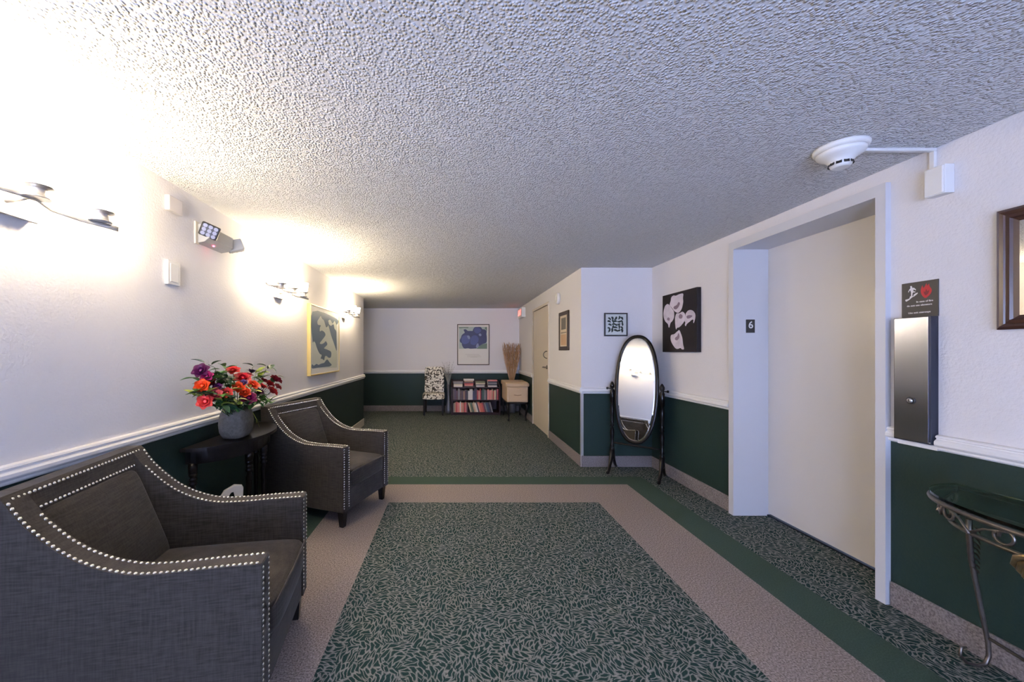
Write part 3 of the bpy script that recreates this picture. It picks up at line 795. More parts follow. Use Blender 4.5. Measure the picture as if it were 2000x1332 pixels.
shapes('lily_throat', [[(1105, 205), (1125, 215), (1110, 260), (1075, 298), (1042, 285), (1050, 260), (1085, 240)], [(970, 405), (990, 415), (985, 445), (962, 440), (955, 425)], [(1130, 355), (1160, 375), (1150, 410), (1120, 412), (1110, 385)], [(1215, 380), (1250, 365), (1290, 372), (1265, 400), (1225, 410)], [(1108, 600), (1120, 640), (1105, 680), (1080, 695), (1060, 680), (1070, 655), (1090, 640)]], thr, cb, -.0470, fC)

# small square leaf print on the recess wall
t, pr, y0 = picture('framed_print', 'small square black-framed print of dark leaves beside the oval mirror', 'picture', .285, .285, (1.99, YR, 1.743), 0, .016, .02, M['black'], pbr('pale_print_paper', (.60, .64, .62), .7))
rs = random.Random(3); polys = []
for i in range(5):
    for j in range(5):
        cx, cz = (i-2)*.038+rs.uniform(-.006, .006), (j-2)*.038+rs.uniform(-.006, .006)
        a = rs.uniform(0, PI); L = rs.uniform(.020, .028); wd = rs.uniform(.009, .013); q = []
        for k in range(10):
            th = 2*PI*k/10; ex, ez = L*math.cos(th), wd*math.sin(th)*(1+.4*math.cos(th))+.006*math.cos(th)**2
            q.append((cx+ex*math.cos(a)-ez*math.sin(a), cz+ex*math.sin(a)+ez*math.cos(a)))
        polys.append(q)
shapes('leaf_print', polys, flat('dark_green_ink', (38, 52, 46)), pr, y0, one=True)

# blue flower poster on the far wall
w, h = .765, .97
t, pr, y0 = picture('framed_poster', 'large blue flower poster in a thin dark frame above the bookcase', 'picture', w, h, (.479, YF, 1.58), 0, .02, .022, flat('dark_taupe_frame', (80, 68, 58)), M['white_paper'])
fP = lambda p: ((p[0]-667)/755*w, (650-p[1])/970*h)
shapes('poster_ground', [[(330, 230), (990, 230), (990, 750), (330, 750)]], flat('pale_sage_ink', (172, 184, 176)), pr, y0, fP, .0005)
shapes('poster_shape', [[(840, 650), (990, 620), (990, 750), (740, 750), (800, 690)], [(320, 235), (560, 235), (540, 262), (430, 255), (340, 268)], [(950, 235), (985, 235), (985, 330), (975, 320), (930, 260)]], flat('grey_green_ink', (105, 125, 110)), pr, y0-.0006, fP)
shapes('poster_flower', [[(440, 300), (465, 365), (430, 395), (395, 430), (375, 490), (350, 545), (360, 590), (395, 620), (400, 660), (450, 740), (540, 735), (600, 747), (700, 742), (740, 735), (790, 690), (830, 670), (880, 640), (970, 600), (980, 480), (970, 400), (975, 330), (930, 290), (880, 285), (840, 235), (760, 232), (700, 240), (662, 290), (650, 325), (590, 325), (540, 325), (490, 290)]], flat('deep_blue_ink', (58, 62, 98)), pr, y0-.0010, fP)
shapes('poster_flower', [[(400, 480), (470, 430), (560, 440), (600, 500), (560, 600), (470, 640), (400, 600)], [(620, 470), (720, 430), (790, 500), (770, 600), (690, 660), (600, 620)], [(700, 260), (800, 255), (850, 330), (760, 390), (690, 340)]], flat('mid_blue_ink', (78, 88, 135)), pr, y0-.0014, fP)
shapes('poster_flower', [[(520, 445), (570, 440), (590, 500), (555, 520)], [(790, 410), (830, 385), (860, 430), (820, 450)], [(740, 650), (780, 620), (790, 700), (730, 720)]], flat('pale_blue_ink', (130, 140, 172)), pr, y0-.0018, fP)
for z, a, b in ((880, 480, 800), (905, 520, 830), (935, 520, 850), (948, 600, 760)):
    shapes('poster_caption', [[(a, z), (b, z), (b, z+5), (a, z+5)]], flat('grey_ink', (170, 164, 150)), pr, y0-.0006, fP)

# dark frame with two small prints on the corridor wall (faces -x)
w, h = .44, .545
t, pr, y0 = picture('framed_print', 'dark brown frame with two small prints beside the cream door', 'picture', w, h, (XB, 5.19, 1.703), -PI/2, .055, .022, pbr('dark_walnut_frame', (.035, .018, .010), .45), flat('cream_mount', (205, 190, 165)))
shapes('small_print', [[(-.11, .02), (.11, .02), (.11, .185), (-.11, .185)], [(-.13, -.03), (.13, -.03), (.13, -.018), (-.13, -.018)]], flat('grey_ink_print', (110, 105, 95)), pr, y0, eps=.0006)
shapes('small_print', [[(-.12, -.20), (.12, -.20), (.12, -.05), (-.12, -.05)]], flat('tan_ink_print', (190, 155, 120)), pr, y0, eps=.0006)

# framed mirror on the right wall
fm = thing('framed_mirror', 'dark walnut framed rectangular mirror above the glass console table', 'mirror', (XR, 1.28, 1.770), -PI/2)
w, h = .72, .525
bm = B()
pf = [(0, -.001), (0, -.022), (.012, -.030), (.022, -.026), (.026, -.022), (.040, -.026), (.046, -.018), (.060, -.012), (.060, -.001)]
loops = []
for dx, dy in pf:
    loops.append([bm.verts.new((sx*(w/2-dx), dy, sz*(h/2-dx))) for sx, sz in ((-1, -1), (1, -1), (1, 1), (-1, 1))])
for A, C in zip(loops, loops[1:]+loops[:1]):
    for k in range(4): bm.faces.new((A[k], A[(k+1) % 4], C[(k+1) % 4], C[k]))
obj('mirror_frame', bm, pbr('walnut_frame', (.045, .018, .012), .3, coat=.4), fm)
bm = B(); add_box(bm, -w/2+.05, w/2-.05, -.012, -.006, -h/2+.05, h/2-.05); obj('mirror_glass', bm, M['mirror'], fm)

# ------------------------------------------------------------------ cheval mirror
ch = thing('cheval_mirror', 'dark oval standing mirror on turned posts in the recess corner', 'mirror', (2.09, 4.21, 0), math.atan2(-.64, .77))
post = [(.020, .13), (.027, .16), (.027, .26), (.014, .28), (.025, .30), (.012, .325), (.020, .40), (.025, .47), (.012, .525), (.026, .54), (.012, .56), (.026, .58), (.012, .60), (.022, .66), (.026, .74), (.013, .80), (.026, .82), (.026, .95), (.013, .975), (.025, .99), (.026, 1.02), (.014, 1.045), (.003, 1.06)]
for sx in (-1, 1):
    bm = B(); add_lathe(bm, post, 16, Matrix.Translation((sx*.262, 0, 0))); p_ = obj('post', bm, M['dark_wood'], ch)
    bm = B(); add_lathe(bm, [(.006, 0), (.006, .03), (.014, .035), (.014, .05), (.004, .055)], 12, Matrix.Translation((sx*.275, 0, .975)) @ Matrix.Rotation(sx*PI/2, 4, 'Y')); obj('pivot_knob', bm, M['dark_wood'], p_)
    for sy in (-1, 1):
        bm = B()
        add_tube(bm, [(sx*.262, sy*.005, .25), (sx*.262, sy*.025, .19), (sx*.262, sy*.06, .12), (sx*.262, sy*.105, .06), (sx*.262, sy*.145, .022), (sx*.262, sy*.175, .014)], [.024, .024, .020, .017, .015, .016], 10)
        obj('foot', bm, M['dark_wood'], ch)
bm = B(); add_lathe(bm, [(.010, -.255), (.010, -.2), (.016, -.17), (.010, -.13), (.014, 0), (.010, .13), (.016, .17), (.010, .2), (.010, .255)], 12, Matrix.Translation((0, 0, .335)) @ Matrix.Rotation(PI/2, 4, 'Y')); obj('stretcher', bm, M['dark_wood'], ch)
def oval(a, b, n=64):
    out = []
    for k in range(n):
        th = 2*PI*k/n; c, s = math.cos(th), math.sin(th); e = 2/2.35
        out.append((a*math.copysign(abs(c)**e, c), b*math.copysign(abs(s)**e, s)))
    return out
def tiltM(): return Matrix.Translation((0, 0, .985)) @ Matrix.Rotation(math.radians(-6.6), 4, 'X')
bm = B(); loops = []
for ins, dy in ((0, .010), (0, -.008), (.008, -.016), (.026, -.018), (.036, -.012), (.038, -.006), (.038, .010)):
    loops.append([bm.verts.new((x, dy, z)) for x, z in oval(.232-ins, .622-ins)])
for A, C in zip(loops, loops[1:]+loops[:1]):
    for k in range(64):
        f = bm.faces.new((A[k], A[(k+1) % 64], C[(k+1) % 64], C[k])); f.smooth = True
bmesh.ops.transform(bm, matrix=tiltM(), verts=bm.verts); mf = obj('mirror_frame', bm, M['dark_wood'], ch)
bm = B(); e0, e1, e2 = oval(.200, .590), oval(.184, .574), oval(.200, .590)
v0 = [bm.verts.new((x, -.0045, z)) for x, z in e0]; v1 = [bm.verts.new((x, -.0075, z)) for x, z in e1]; v2 = [bm.verts.new((x, .004, z)) for x, z in e2]
for k in range(64):
    bm.faces.new((v0[k], v0[(k+1) % 64], v1[(k+1) % 64], v1[k])); bm.faces.new((v2[k], v2[(k+1) % 64], v0[(k+1) % 64], v0[k]))
bm.faces.new(v1); bm.faces.new(list(reversed(v2)))
bmesh.ops.transform(bm, matrix=tiltM(), verts=bm.verts); obj('mirror_glass', bm, M['mirror'], ch)
bm = B(); add_prism(bm, oval(.21, .60), .006, .011, 'y'); bmesh.ops.transform(bm, matrix=tiltM(), verts=bm.verts); obj('backing_board', bm, M['dark_wood'], ch)

# ------------------------------------------------------------------ elevator call station, sign, smoke detector
cs = thing('elevator_call_panel', 'tall steel elevator call panel with key switch beside the door casing', 'elevator panel', (XR, 1.930, 1.265), -PI/2)
bm = B(); add_box(bm, -.078, .078, -.040, -.0005, -.325, .325, .002); obj('housing', bm, M['steel_dark'], cs)
bm = B(); add_box(bm, -.073, .070, -.0435, -.040, -.318, .322, .001); obj('face_plate', bm, M['steel'], cs)
bm = B(); add_lathe(bm, [(.019, 0), (.019, .003), (.015, .005), (.013, .003)], 24, Matrix.Translation((.0, -.0435, -.11)) @ Matrix.Rotation(PI/2, 4, 'X')); k_ = obj('key_switch', bm, M['black'], cs)
bm = B(); add_lathe(bm, [(.012, 0), (.012, .006), (.004, .008)], 20, Matrix.Translation((.0, -.0465, -.11)) @ Matrix.Rotation(PI/2, 4, 'X')); obj('key_cylinder', bm, M['chrome'], k_)
bm = B(); add_box(bm, -.0015, .0015, -.0553, -.0542, -.117, -.103); obj('key_slot', bm, M['black'], k_)
bm = B(); add_lathe(bm, [(.003, 0), (.003, .002)], 10, Matrix.Translation((.0745, -.040, -.315)) @ Matrix.Rotation(PI/2, 4, 'X')); obj('screw', bm, M['chrome'], cs)

sg = thing('fire_sign', 'black fire safety sign with running figure and red flame above the call panel', 'sign', (XR, 1.925, 1.6835), -PI/2)
bm = B(); add_box(bm, -.075, .075, -.006, -.0005, -.093, .093, .001); sp_ = obj('sign_panel', bm, pbr('charcoal_sign', (.035, .032, .030), .5), sg)
wm, rm = pbr('white_sign_ink', (.72, .70, .70), .6), pbr('red_sign_ink', (.45, .02, .025), .6)
fS = lambda p: ((p[0]-685)/860*.15, (645-p[1]*1.0)/840*.186)
def fS(p):
    x, y = p; u = (x-255)/(1115-255); top = 300-125*u; bot = 1110-35*u
    return ((u-.5)*.15, (.5-(y-top)/(bot-top))*.186)
shapes('figure_symbol', [[(470, 350), (495, 340), (515, 360), (510, 385), (560, 385), (605, 420), (605, 450), (570, 430), (545, 430), (545, 470), (595, 475), (590, 495), (540, 495), (525, 520), (520, 580), (490, 580), (490, 500), (470, 440), (440, 470), (430, 500), (418, 480), (450, 425), (475, 400)],
                         [(350, 670), (430, 650), (450, 640), (470, 590), (510, 580), (540, 590), (560, 545), (600, 520), (650, 500), (650, 525), (570, 590), (520, 610), (450, 670), (375, 715), (350, 700)]], wm, sp_, -.0061, fS, .0005)
shapes('flame_symbol', [[(855, 280), (870, 340), (915, 290), (925, 350), (960, 400), (975, 460), (950, 530), (900, 590), (830, 635), (770, 590), (730, 520), (725, 430), (760, 330), (780, 390), (820, 350)]], rm, sp_, -.0061, fS, .0005)
shapes('flame_symbol', [[(850, 420), (880, 470), (920, 440), (900, 520), (840, 570), (800, 520), (800, 470), (825, 490)]], pbr('dark_red_sign_ink', (.16, .01, .015), .6), sp_, -.0066, fS, .0004)
T = lambda x, z: Matrix.Translation((x, -.0065, z)) @ Matrix.Rotation(PI/2, 4, 'X')
text('lettering', 'In case of fire', .0125, wm, sp_, T(.022, -.012), .0003, .0002)
text('lettering', 'do not use elevators', .0125, wm, sp_, T(.0, -.030), .0003, .0002)
text('lettering', 'Use exit stairways', .0125, wm, sp_, T(.0, -.068), .0003, .0002)

sd = thing('smoke_detector', 'round cream smoke detector on the ceiling before the elevator', 'smoke detector', (1.945, 1.850, H))
bm = B(); add_lathe(bm, [(.092, -.026), (.102, -.020), (.104, -.010), (.104, -.002), (.09, -.0005)], 40); obj('mounting_base', bm, M['white_plastic'], sd)
bm = B(); add_lathe(bm, [(.030, -.108), (.036, -.104), (.040, -.098), (.046, -.078), (.060, -.062), (.078, -.052), (.088, -.044), (.092, -.034), (.092, -.026)], 40); hd = obj('detector_head', bm, M['white_plastic'], sd)
for k in range(10):
    a = 2*PI*k/10; Mx = Matrix.Rotation(a, 4, 'Z') @ Matrix.Translation((.0435, 0, -.088)) @ Matrix.Rotation(-.3, 4, 'Y')
    bm = B(); add_box(bm, -.002, .002, -.0105, .0105, -.008, .008, .001, mat=Mx); obj('vent_slot', bm, M['black'], hd)
bm = B(); add_box(bm, 2.045, XR-.001, 1.858, 1.878, H-.016, H-.0005, .002); add_box(bm, XR-.016, XR-.0005, 1.858, 1.878, 2.327, H-.0165, .002)
tag(obj('cable_conduit', bm, M['white_plastic']), 'thin white cable channel from the smoke detector to the wall box', 'conduit')
bm = B(); add_box(bm, -.055, -.0005, -.036, .036, -.0675, .0675, .004); add_box(bm, -.048, -.0005, -.039, .039, -.0705, .0705, .002)
tag(obj('detector_relay_box', bm, M['white_plastic'], None, loc=(XR, 1.832, 2.2565)), 'white surface box under the cable channel beside the elevator', 'wall box')

# horn strobe and exit sign in the corridor
bm = B(); add_lathe(bm, [(.085, .0005), (.085, .030), (.075, .040), (.045, .045), (.04, .038), (.02, .046)], 28, Matrix.Translation((0, 0, 0)) @ Matrix.Rotation(-PI/2, 4, 'Y'))
tag(obj('mounted_alarm', bm, M['white_plastic'], None, loc=(XB, 5.47, 2.20)), 'round white alarm sounder above the dark brown framed prints', 'alarm')
ex = thing('exit_sign', 'lit red exit sign under the ceiling by the far corner', 'exit sign', (XB, 8.22, 2.27), -PI/2)
bm = B(); add_box(bm, -.24, .24, -.085, -.0005, -.105, .105, .006); obj('housing', bm, M['white_plastic'], ex)
bm = B(); add_box(bm, -.205, .205, -.088, -.085, -.085, .085, .002); fp_ = obj('sign_face', bm, M['white_plastic'], ex)
text('lettering', 'EXIT', .17, pbr('lit_red_letters', (.7, .02, .02), .5, emit=(1, .12, .10), estr=2.5), fp_, Matrix.Translation((0, -.0885, 0)) @ Matrix.Rotation(PI/2, 4, 'X'), .001, .003)

# ------------------------------------------------------------------ console table with glass top
ct = thing('console_table', 'half-round glass topped console table with scrolled iron legs', 'table', (XR-.02, 1.25, 0), PI)
# local: wall at x=0, +x into the room, y along the wall (mirrored)
def halfell(a, b, n=32): return [(b*math.sin(PI*i/n), -a*math.cos(PI*i/n)) for i in range(n+1)]
def shalf(a, b, n=72, e=.8): return [(b*abs(math.sin(PI*i/n))**e, -a*math.copysign(abs(math.cos(PI*i/n))**.95, math.cos(PI*i/n))) for i in range(n+1)]
bm = B(); add_prism(bm, shalf(.52, .385), .768, .780, 'z', .003); obj('glass_top', bm, M['glass'], ct)
bm = B()
for a, b, z, r in ((.51, .375, .755, .010), (.455, .33, .665, .009)):
    add_tube(bm, [(x+.012, y, z) for x, y in shalf(a, b)], r, 8); add_tube(bm, [(.012, -a, z), (.012, a, z)], r, 8)
obj('rim', bm, M['iron'], ct)
bm = B()
for i in range(9):
    th = PI*(i+.5)/9; c = Vector((.352*math.sin(th)**.8+.012, -.485*math.cos(th), .71)); tg = Vector((.352*math.cos(th), .53*math.sin(th), 0)).normalized(); sgn = 1 if i % 2 else -1
    pts = []
    for k in range(22):
        f = k/21; ang = f*2.6*PI; rr = .036*(1-.65*f)
        pts.append(c+tg*(sgn*(.055-.11*f*.4-rr*math.cos(ang)))+Vector((0, 0, rr*math.sin(ang))))
    add_tube(bm, pts, .0055, 6)
    add_tube(bm, [c-tg*.085*sgn+Vector((0, 0, -.035)), c-tg*.03*sgn+Vector((0, 0, .005)), c+tg*.07*sgn+Vector((0, 0, .036))], .005, 6)
obj('scrollwork', bm, M['iron'], ct)
def console_leg(sy):
    bm = B()
    pts = [(.125, sy*.39, .665), (.118, sy*.394, .58), (.105, sy*.397, .48), (.085, sy*.394, .36), (.062, sy*.39, .22), (.045, sy*.387, .12), (.042, sy*.386, .06), (.055, sy*.387, .025), (.09, sy*.39, .014), (.13, sy*.394, .024), (.155, sy*.397, .055), (.15, sy*.397, .088), (.128, sy*.397, .09)]
    add_tube(bm, pts, [.010, .010, .009, .0085, .008, .008, .008, .008, .007, .0065, .006, .0055, .005], 10)
    for k in range(9):     # feathered leaf at the knee
        z = .645-.024*k; L = .05-.002*k
        for s2 in (1,):
            leaf_bm(bm, (.122-.0015*k, sy*.394, z), (-.7*s2*1.0, s2*.5, -.55), L, .013, .35)
    return bm
for sy in (-1, 1): obj('leg', console_leg(sy), M['iron'], ct)
bm = B()
pts = [(.315, 0, .665), (.345, 0, .64), (.352, 0, .58), (.335, 0, .48), (.295, 0, .36), (.235, 0, .22), (.185, 0, .12), (.175, 0, .05), (.21, 0, .018), (.26, 0, .03), (.275, 0, .07), (.25, 0, .095)]
add_tube(bm, pts, [.016, .017, .016, .015, .014, .013, .012, .012, .010, .009, .008, .007], 8); lg = obj('leg', bm, M['iron'], ct)
bm = B()
add_cushion(bm, (.365, 0, .575), (.06, .12, .23), k=2.6, cuts=8)
for k in range(11):
    z = .690-.019*k; wd = .105*(1-.075*k)
    for s2 in (-1, 1):
        x0_ = .395-.010*k
        add_tube(bm, [(x0_, 0, z), (x0_+.012, s2*wd*.35, z+.004), (x0_+.002, s2*wd*.7, z-.018), (x0_-.022, s2*wd*.92, z-.055), (x0_-.045, s2*wd*.86, z-.090)], [.008, .010, .010, .008, .003], 10)
add_tube(bm, [(.39, 0, .70), (.40, 0, .62), (.375, 0, .52), (.33, 0, .44)], [.010, .014, .012, .006], 8)
obj('acanthus_leaf', bm, M['bronze'], lg, label='bronze acanthus leaf')
bm = B(); add_tube(bm, [(.045, -.387, .14), (.10, -.2, .15), (.185, 0, .13), (.10, .2, .15), (.045, .387, .14)], .007, 6); obj('stretcher', bm, M['iron'], ct)

# ------------------------------------------------------------------ far end: side chair, vase, bookcase, cabinet, reeds
sc = thing('side_chair', 'upholstered parsons side chair with a cream and brown floral pattern', 'chair', (-.435, 8.36, 0))
bm = B(); add_cushion(bm, (0, -.01, .415), (.49, .46, .13), k=9, bulge=(0, 0, .015)); obj('seat', bm, M['floral'], sc)
bm = B(); add_cushion(bm, (0, 0, 0), (.45, .075, .64), k=9, bulge=(0, .015, 0)); bmesh.ops.transform(bm, matrix=Matrix.Translation((0, .215, .74)) @ Matrix.Rotation(-.10, 4, 'X'), verts=bm.verts); obj('backrest', bm, M['floral'], sc)
for x, y in ((-.205, -.20), (.205, -.20), (-.20, .20), (.20, .20)):
    bm = B(); add_box(bm, -.024, .024, -.024, .024, 0, .36)
    for v in bm.verts:
        if v.co.z < .01: v.co.x *= .75; v.co.y = v.co.y*.75+(.04 if y > 0 else 0)
    bmesh.ops.translate(bm, vec=(x, y, 0), verts=bm.verts); obj('leg', bm, M['dark_wood'], sc)

bm = B(); add_lathe(bm, [(.05, 0), (.072, .03), (.078, .08), (.066, .16), (.042, .26), (.028, .40), (.026, .52), (.034, .64), (.038, .66), (.030, .66), (.022, .5)], 24)
tag(obj('floor_vase', bm, M['vase_grey'], None, loc=(-.105, 8.42, 0)), 'tall slim grey floor vase between the floral chair and the bookcase', 'vase')
tw = thing('twig_arrangement', 'spray of thin grey twigs rising from the slim floor vase', 'dried twigs', (-.105, 8.42, 0))
rs = random.Random(11)
for k in range(26):
    a = rs.uniform(0, 2*PI); sp2 = rs.uniform(.04, .25); hh = rs.uniform(.98, 1.22)
    bm = B(); ex_, ey_ = sp2*math.cos(a), sp2*.7*math.sin(a)
    add_tube(bm, [(ex_*.05, ey_*.05, .56), (ex_*.15, ey_*.15, .72), (ex_*.5, ey_*.5, .92), (ex_, ey_, hh)], [.0025, .0022, .002, .001], 4)
    for j in range(5):
        f = .45+.11*j; q = (ex_*f, ey_*f, .7+(hh-.7)*f); leaf_bm(bm, q, (rs.uniform(-1, 1), rs.uniform(-1, 1), 1.2), .035, .005, .2)
    obj('twig', bm, M['twig'], tw)

BX0, BX1, BY0, BY1 = -.045, 1.055, 8.20, 8.70
bk = thing('bookcase', 'low dark mahogany two-shelf bookcase against the far wall', 'bookcase', ((BX0+BX1)/2, 8.45, 0))
def rel(bm): bmesh.ops.translate(bm, vec=(-(BX0+BX1)/2, -8.45, 0), verts=bm.verts); return bm
for x in (BX0, BX1-.035):
    bm = B(); add_prism(bm, [(BY0, 0), (BY0, .63), (BY0+.15, .66), (BY1, .765), (BY1, 0)], x, x+.035, 'x', .002); obj('side_panel', rel(bm), M['mahogany'], bk)
for z in (.035, .315, .60):
    bm = B(); add_box(bm, BX0+.035, BX1-.035, BY0+.01, BY1-.012, z, z+.022, .002); obj('shelf', rel(bm), M['mahogany'], bk)
bm = B(); add_box(bm, BX0+.035, BX1-.035, BY1-.012, BY1, .0, .75); obj('back_panel', rel(bm), M['mahogany'], bk)
bm = B(); add_box(bm, BX0+.035, BX1-.035, BY0+.03, BY0+.045, 0, .035); obj('plinth', rel(bm), M['mahogany'], bk)

BC = {'maroon': (78, 38, 40), 'brown': (84, 62, 52), 'plum': (72, 50, 62), 'grey': (120, 112, 108), 'white': (205, 196, 182), 'cream': (196, 178, 140), 'navy': (48, 50, 78), 'red': (170, 56, 48), 'orange': (190, 92, 56), 'pink': (196, 112, 104), 'green': (52, 78, 60), 'black': (26, 24, 28), 'tan': (168, 134, 98), 'teal': (50, 80, 88), 'salmon': (208, 130, 108), 'olive': (110, 110, 70)}
BMAT = {k: pbr(k+'_book_cover', srgb(v), .5, vary=.12, vscale=25) for k, v in BC.items()}
def book_bm(th, hh, dp):
    """spine faces -y; spine width th along x, height hh, depth dp"""
    bm = B(); c = .002
    add_box(bm, -th/2, -th/2+c, 0, dp, 0, hh, mi=0); add_box(bm, th/2-c, th/2, 0, dp, 0, hh, mi=0); add_box(bm, -th/2+c, th/2-c, 0, c*1.5, 0, hh, .0, mi=0)
    add_box(bm, -th/2+c, th/2-c, c*1.5, dp-.004, .003, hh-.003, mi=1)
    return bm
ORD = ['first', 'second', 'third', 'fourth', 'fifth', 'sixth', 'seventh', 'eighth', 'ninth', 'tenth', 'eleventh', 'twelfth', 'thirteenth', 'fourteenth', 'fifteenth', 'sixteenth', 'seventeenth', 'eighteenth', 'nineteenth', 'twentieth', 'twenty-first', 'twenty-second', 'twenty-third', 'twenty-fourth', 'twenty-fifth', 'twenty-sixth', 'twenty-seventh', 'twenty-eighth', 'twenty-ninth', 'thirtieth']
rs = random.Random(5)
# middle shelf, upright
row = ['brown', 'plum', 'maroon', 'grey', 'brown', 'plum', 'tan', 'maroon', 'black', 'white', 'white', 'white', 'navy', 'navy', 'plum', 'red', 'cream', 'red', 'black', 'green', 'grey', 'black', 'salmon', 'pink', 'salmon', 'tan', 'red', 'cream', 'maroon', 'red']
x = BX0+.037; wtot = (BX1-BX0-.076); ths = [rs.uniform(.024, .044) for _ in row]; k = (wtot-.003)/sum(ths)
for i, (c, th) in enumerate(zip(row, ths)):
    th *= k; hh = rs.uniform(.195, .245)
    o = obj('book', book_bm(th-.0012, hh, rs.uniform(.13, .17)), [BMAT[c], M['pages']], None, loc=(x+th/2, BY0+.03+rs.uniform(0, .015), .3375)); x += th
    tag(o, f'{c} book upright on the middle shelf, {ORD[i]} counting from the slim floor vase', 'book', 'upright books on the middle shelf')
# bottom shelf, leaning
row = ['grey', 'tan', 'red', 'pink', 'salmon', 'white', 'salmon', 'tan', 'red', 'pink', 'maroon', 'cream', 'olive', 'green', 'tan', 'cream', 'white', 'black', 'salmon', 'orange', 'orange', 'red', 'maroon', 'grey', 'teal', 'navy', 'black', 'grey']
x = BX0+.045
for i, c in enumerate(row):
    th = .0298; hh = rs.uniform(.20, .235)
    lean = 0 if i < 11 else math.radians(-15)
    ln_ = -lean
    foot_x = x+.002
    # leaning book rests on its lower trailing corner
    o = obj('book', book_bm(th*math.cos(ln_)-.0012 if ln_ else th-.0012, hh, rs.uniform(.13, .17)), [BMAT[c], M['pages']], None)
    wd = (th*math.cos(ln_)-.0012)
    pitch = th
    o.rotation_euler = (0, lean, 0)
    o.location = (x+pitch/2+(.058 if ln_ else 0), BY0+.03+rs.uniform(0, .015), .0575+ (wd/2)*math.sin(ln_))
    x += pitch
    tag(o, f'{c} book {"leaning" if ln_ else "upright"} on the bottom shelf, {ORD[i]} counting from the slim floor vase', 'book', 'books on the bottom shelf')
# stacks on top
stacks = [('pale stack of books nearest the slim vase', BX0+.155, ['white', 'cream', 'grey', 'grey'], .033),
          ('reddish bookcase-top stack with a white top', BX0+.395, ['brown', 'salmon', 'red', 'brown', 'tan', 'white'], .029),
          ('low cream stack on the bookcase top', BX0+.655, ['white', 'grey', 'cream', 'olive'], .029),
          ('stack nearest the tan cabinet', BX0+.925, ['white', 'black', 'grey', 'black', 'pink'], .033)]
LV = ['bottommost', 'second from bottom', 'third from bottom', 'fourth from bottom', 'fifth from bottom', 'sixth from bottom']
for nm, cx, cols, th in stacks:
    z = .6225
    for i, c in enumerate(cols):
        tt = th*rs.uniform(.8, 1.15); ww = rs.uniform(.19, .235); dp = rs.uniform(.14, .17)
        bm = book_bm(tt, ww, dp)
        bmesh.ops.transform(bm, matrix=Matrix.Translation((-ww/2, 0, tt/2)) @ Matrix.Rotation(PI/2, 4, 'Y') @ Matrix.Translation((0, 0, 0)), verts=bm.verts)
        o = obj('book', bm, [BMAT[c], M['pages']], None, loc=(cx, BY0+.04, z+.0003), rot=(0, 0, rs.uniform(-.05, .05))); z += tt+.0004
        tag(o, f'{c} book, {LV[i]} in the {nm}', 'book', 'stacked books on the bookcase')

# tan padded cabinet on curved dark legs
cb_ = thing('padded_cabinet', 'tan padded cabinet with a lidded top on dark curved legs', 'cabinet', (1.305, 7.86, 0))
bm = B(); add_box(bm, -.215, .215, -.385, .36, .385, .70, .015, seg=3)
for v in bm.verts:
    if v.co.y < -.2 and v.co.x < 0: v.co.x += .0
obj('body', bm, M['tan'], cb_)
bm = B(); add_box(bm, -.235, .235, -.30, .37, .70, .785, .012, seg=3); obj('lid', bm, M['tan'], cb_)
bm = B(); add_cushion(bm, (.005, -.345, .735), (.48, .13, .085), k=5, cuts=8); obj('front_bolster', bm, M['tan'], cb_)
bm = B(); add_box(bm, -.175, .185, -.397, -.383, .41, .665, .006); dr = obj('drawer', bm, M['tan'], cb_)
bm = B(); add_tube(bm, [(-.07, -.402, .535), (0, -.405, .525), (.075, -.402, .535)], .006, 6); obj('drawer_pull', bm, pbr('dark_tan', (.30, .2, .11), .5), dr)
bm = B(); add_box(bm, -.205, .205, -.37, .35, .345, .385, .004); obj('seat_rail', bm, M['dark_wood'], cb_)
for sx in (-1, 1):
    for sy in (-1, 1):
        bm = B(); x0_, y0_ = sx*.175, sy*.34-.01
        add_tube(bm, [(x0_, y0_, .36), (x0_+sx*.025, y0_+sy*.02, .30), (x0_+sx*.012, y0_+sy*.012, .20), (x0_-sx*.006, y0_, .10), (x0_, y0_+sy*.008, .035), (x0_+sx*.008, y0_+sy*.02, .013)], [.03, .032, .024, .016, .015, .024], 10)
        for v in bm.verts: v.co.z = max(v.co.z, 0)
        obj('leg', bm, M['dark_wood'], cb_)

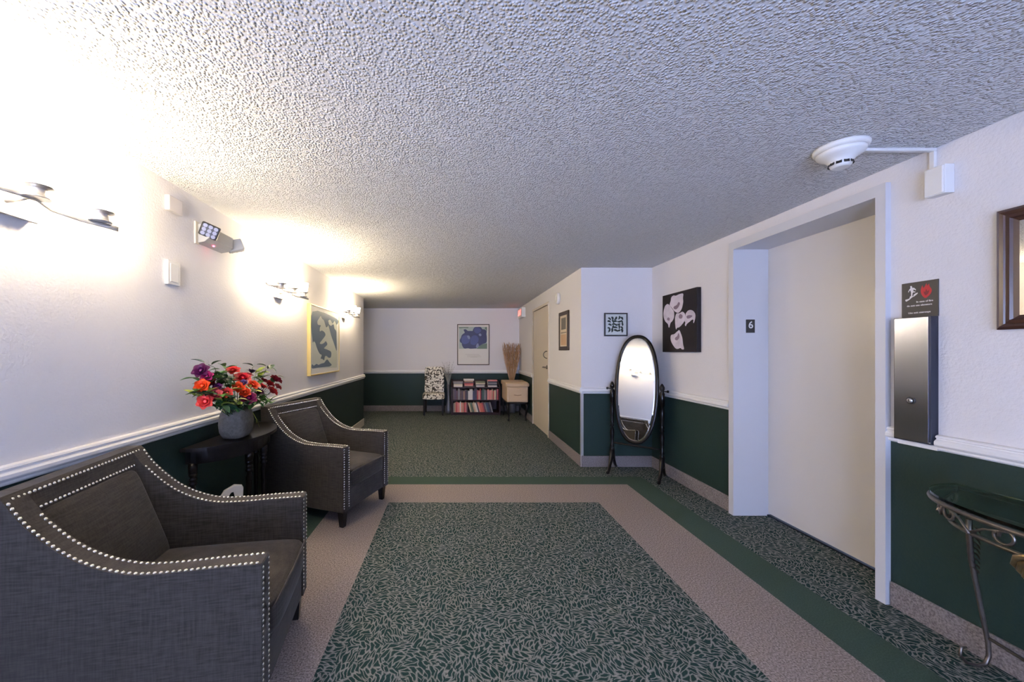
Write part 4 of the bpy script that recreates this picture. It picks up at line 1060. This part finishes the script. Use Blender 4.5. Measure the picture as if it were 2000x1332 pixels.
bm = B(); add_lathe(bm, [(.075, 0), (.095, .05), (.10, .2), (.085, .38), (.055, .48), (.06, .52), (.05, .52), (.045, .45)], 24)
tag(obj('floor_vase', bm, M['vase_grey'], None, loc=(1.36, 8.54, 0)), 'dark round floor vase in the corner behind the tan cabinet', 'vase')
rd = thing('reed_arrangement', 'fan of tan dried reeds and plumes in the far corner', 'dried reeds', (1.36, 8.54, 0))
for k in range(44):
    f = (k+.5)/44; ang = (f-.5)*2
    exx = ang*.215+rs.uniform(-.02, .02); eyy = rs.uniform(-.12, .12); hh = rs.uniform(1.40, 1.56)
    if exx > .19: exx = .19-rs.uniform(0, .03)
    bm = B()
    add_tube(bm, [(exx*.1, eyy*.1, .44), (exx*.18, eyy*.15, .70), (exx*.40+.01*ang, eyy*.4, .92), (exx*.72, eyy*.7, 1.15), (exx, eyy, hh)], [.004, .006, .007, .006, .004], 5)
    for j in range(9):
        g_ = j/8; q = Vector((exx*.5, eyy*.5, 1.0)).lerp(Vector((exx, eyy, hh)), g_)
        leaf_bm(bm, q, (rs.uniform(-.35, .35), rs.uniform(-.3, .3), 1), rs.uniform(.08, .13), rs.uniform(.008, .013), rs.uniform(-.1, .3))
    for v in bm.verts:
        v.co.x = min(v.co.x, .19)
    obj('reed', bm, M['reed'] if rs.random() < .6 else M['reed_pale'], rd)

# ------------------------------------------------------------------ light
def area(name, loc, rot, sx, sy, power, col):
    l = bpy.data.lights.new(name, 'AREA'); l.shape = 'RECTANGLE'; l.size = sx; l.size_y = sy; l.energy = power; l.color = col
    o = bpy.data.objects.new(name, l); COL.objects.link(o); o.location = loc; o.rotation_euler = rot; return o
# daylight entering by the window behind the camera
area('window_daylight', ((WX0+WX1)/2, YB-.6, .9), (PI/2+.60, 0, -.42), WX1-WX0, WZ1-WZ0, 450, (.47, .58, 1.0))
# added warm fill lamp, out of view round the corner of the hall
def fill_lamp(name, label, x, y, power, col):
    t = thing(name, label, 'fill light', (x, y, H))
    bm = B(); add_lathe(bm, [(.17, -.03), (.17, -.0005)], 32); obj('base', bm, M['white_plastic'], t)
    bm = B(); add_lathe(bm, [(.02, -.10), (.09, -.09), (.14, -.06), (.155, -.03)], 32)
    obj('diffuser', bm, pbr(name+'_diffuser', (.9, .9, .9), .4, emit=col, estr=power), t)
fill_lamp('hall_fill_light', 'added round fill light, unseen in the side hall round the corner', -2.9, 7.6, 7, (1, .80, .52))

w_ = bpy.data.worlds.new('World'); bpy.context.scene.world = w_; w_.use_nodes = True
w_.node_tree.nodes['Background'].inputs[0].default_value = (.55, .68, 1, 1); w_.node_tree.nodes['Background'].inputs[1].default_value = 1.0

# ------------------------------------------------------------------ camera
cam = bpy.data.cameras.new('camera'); cam.sensor_width = 36; cam.lens = 36*720/2000
cam.shift_x = 115/2000; cam.shift_y = 21/2000; cam.clip_start = .05
co = bpy.data.objects.new('camera', cam); COL.objects.link(co); co.location = (0, 0, EYE); co.rotation_euler = (PI/2, 0, 0)
bpy.context.scene.camera = co
s = bpy.context.scene
s.view_settings.view_transform = 'Standard'; s.view_settings.look = 'None'; s.view_settings.exposure = 0.8; s.view_settings.gamma = 1
s.view_settings.use_curve_mapping = False
s.cycles.max_bounces = 8; s.cycles.diffuse_bounces = 5; s.cycles.sample_clamp_indirect = 6
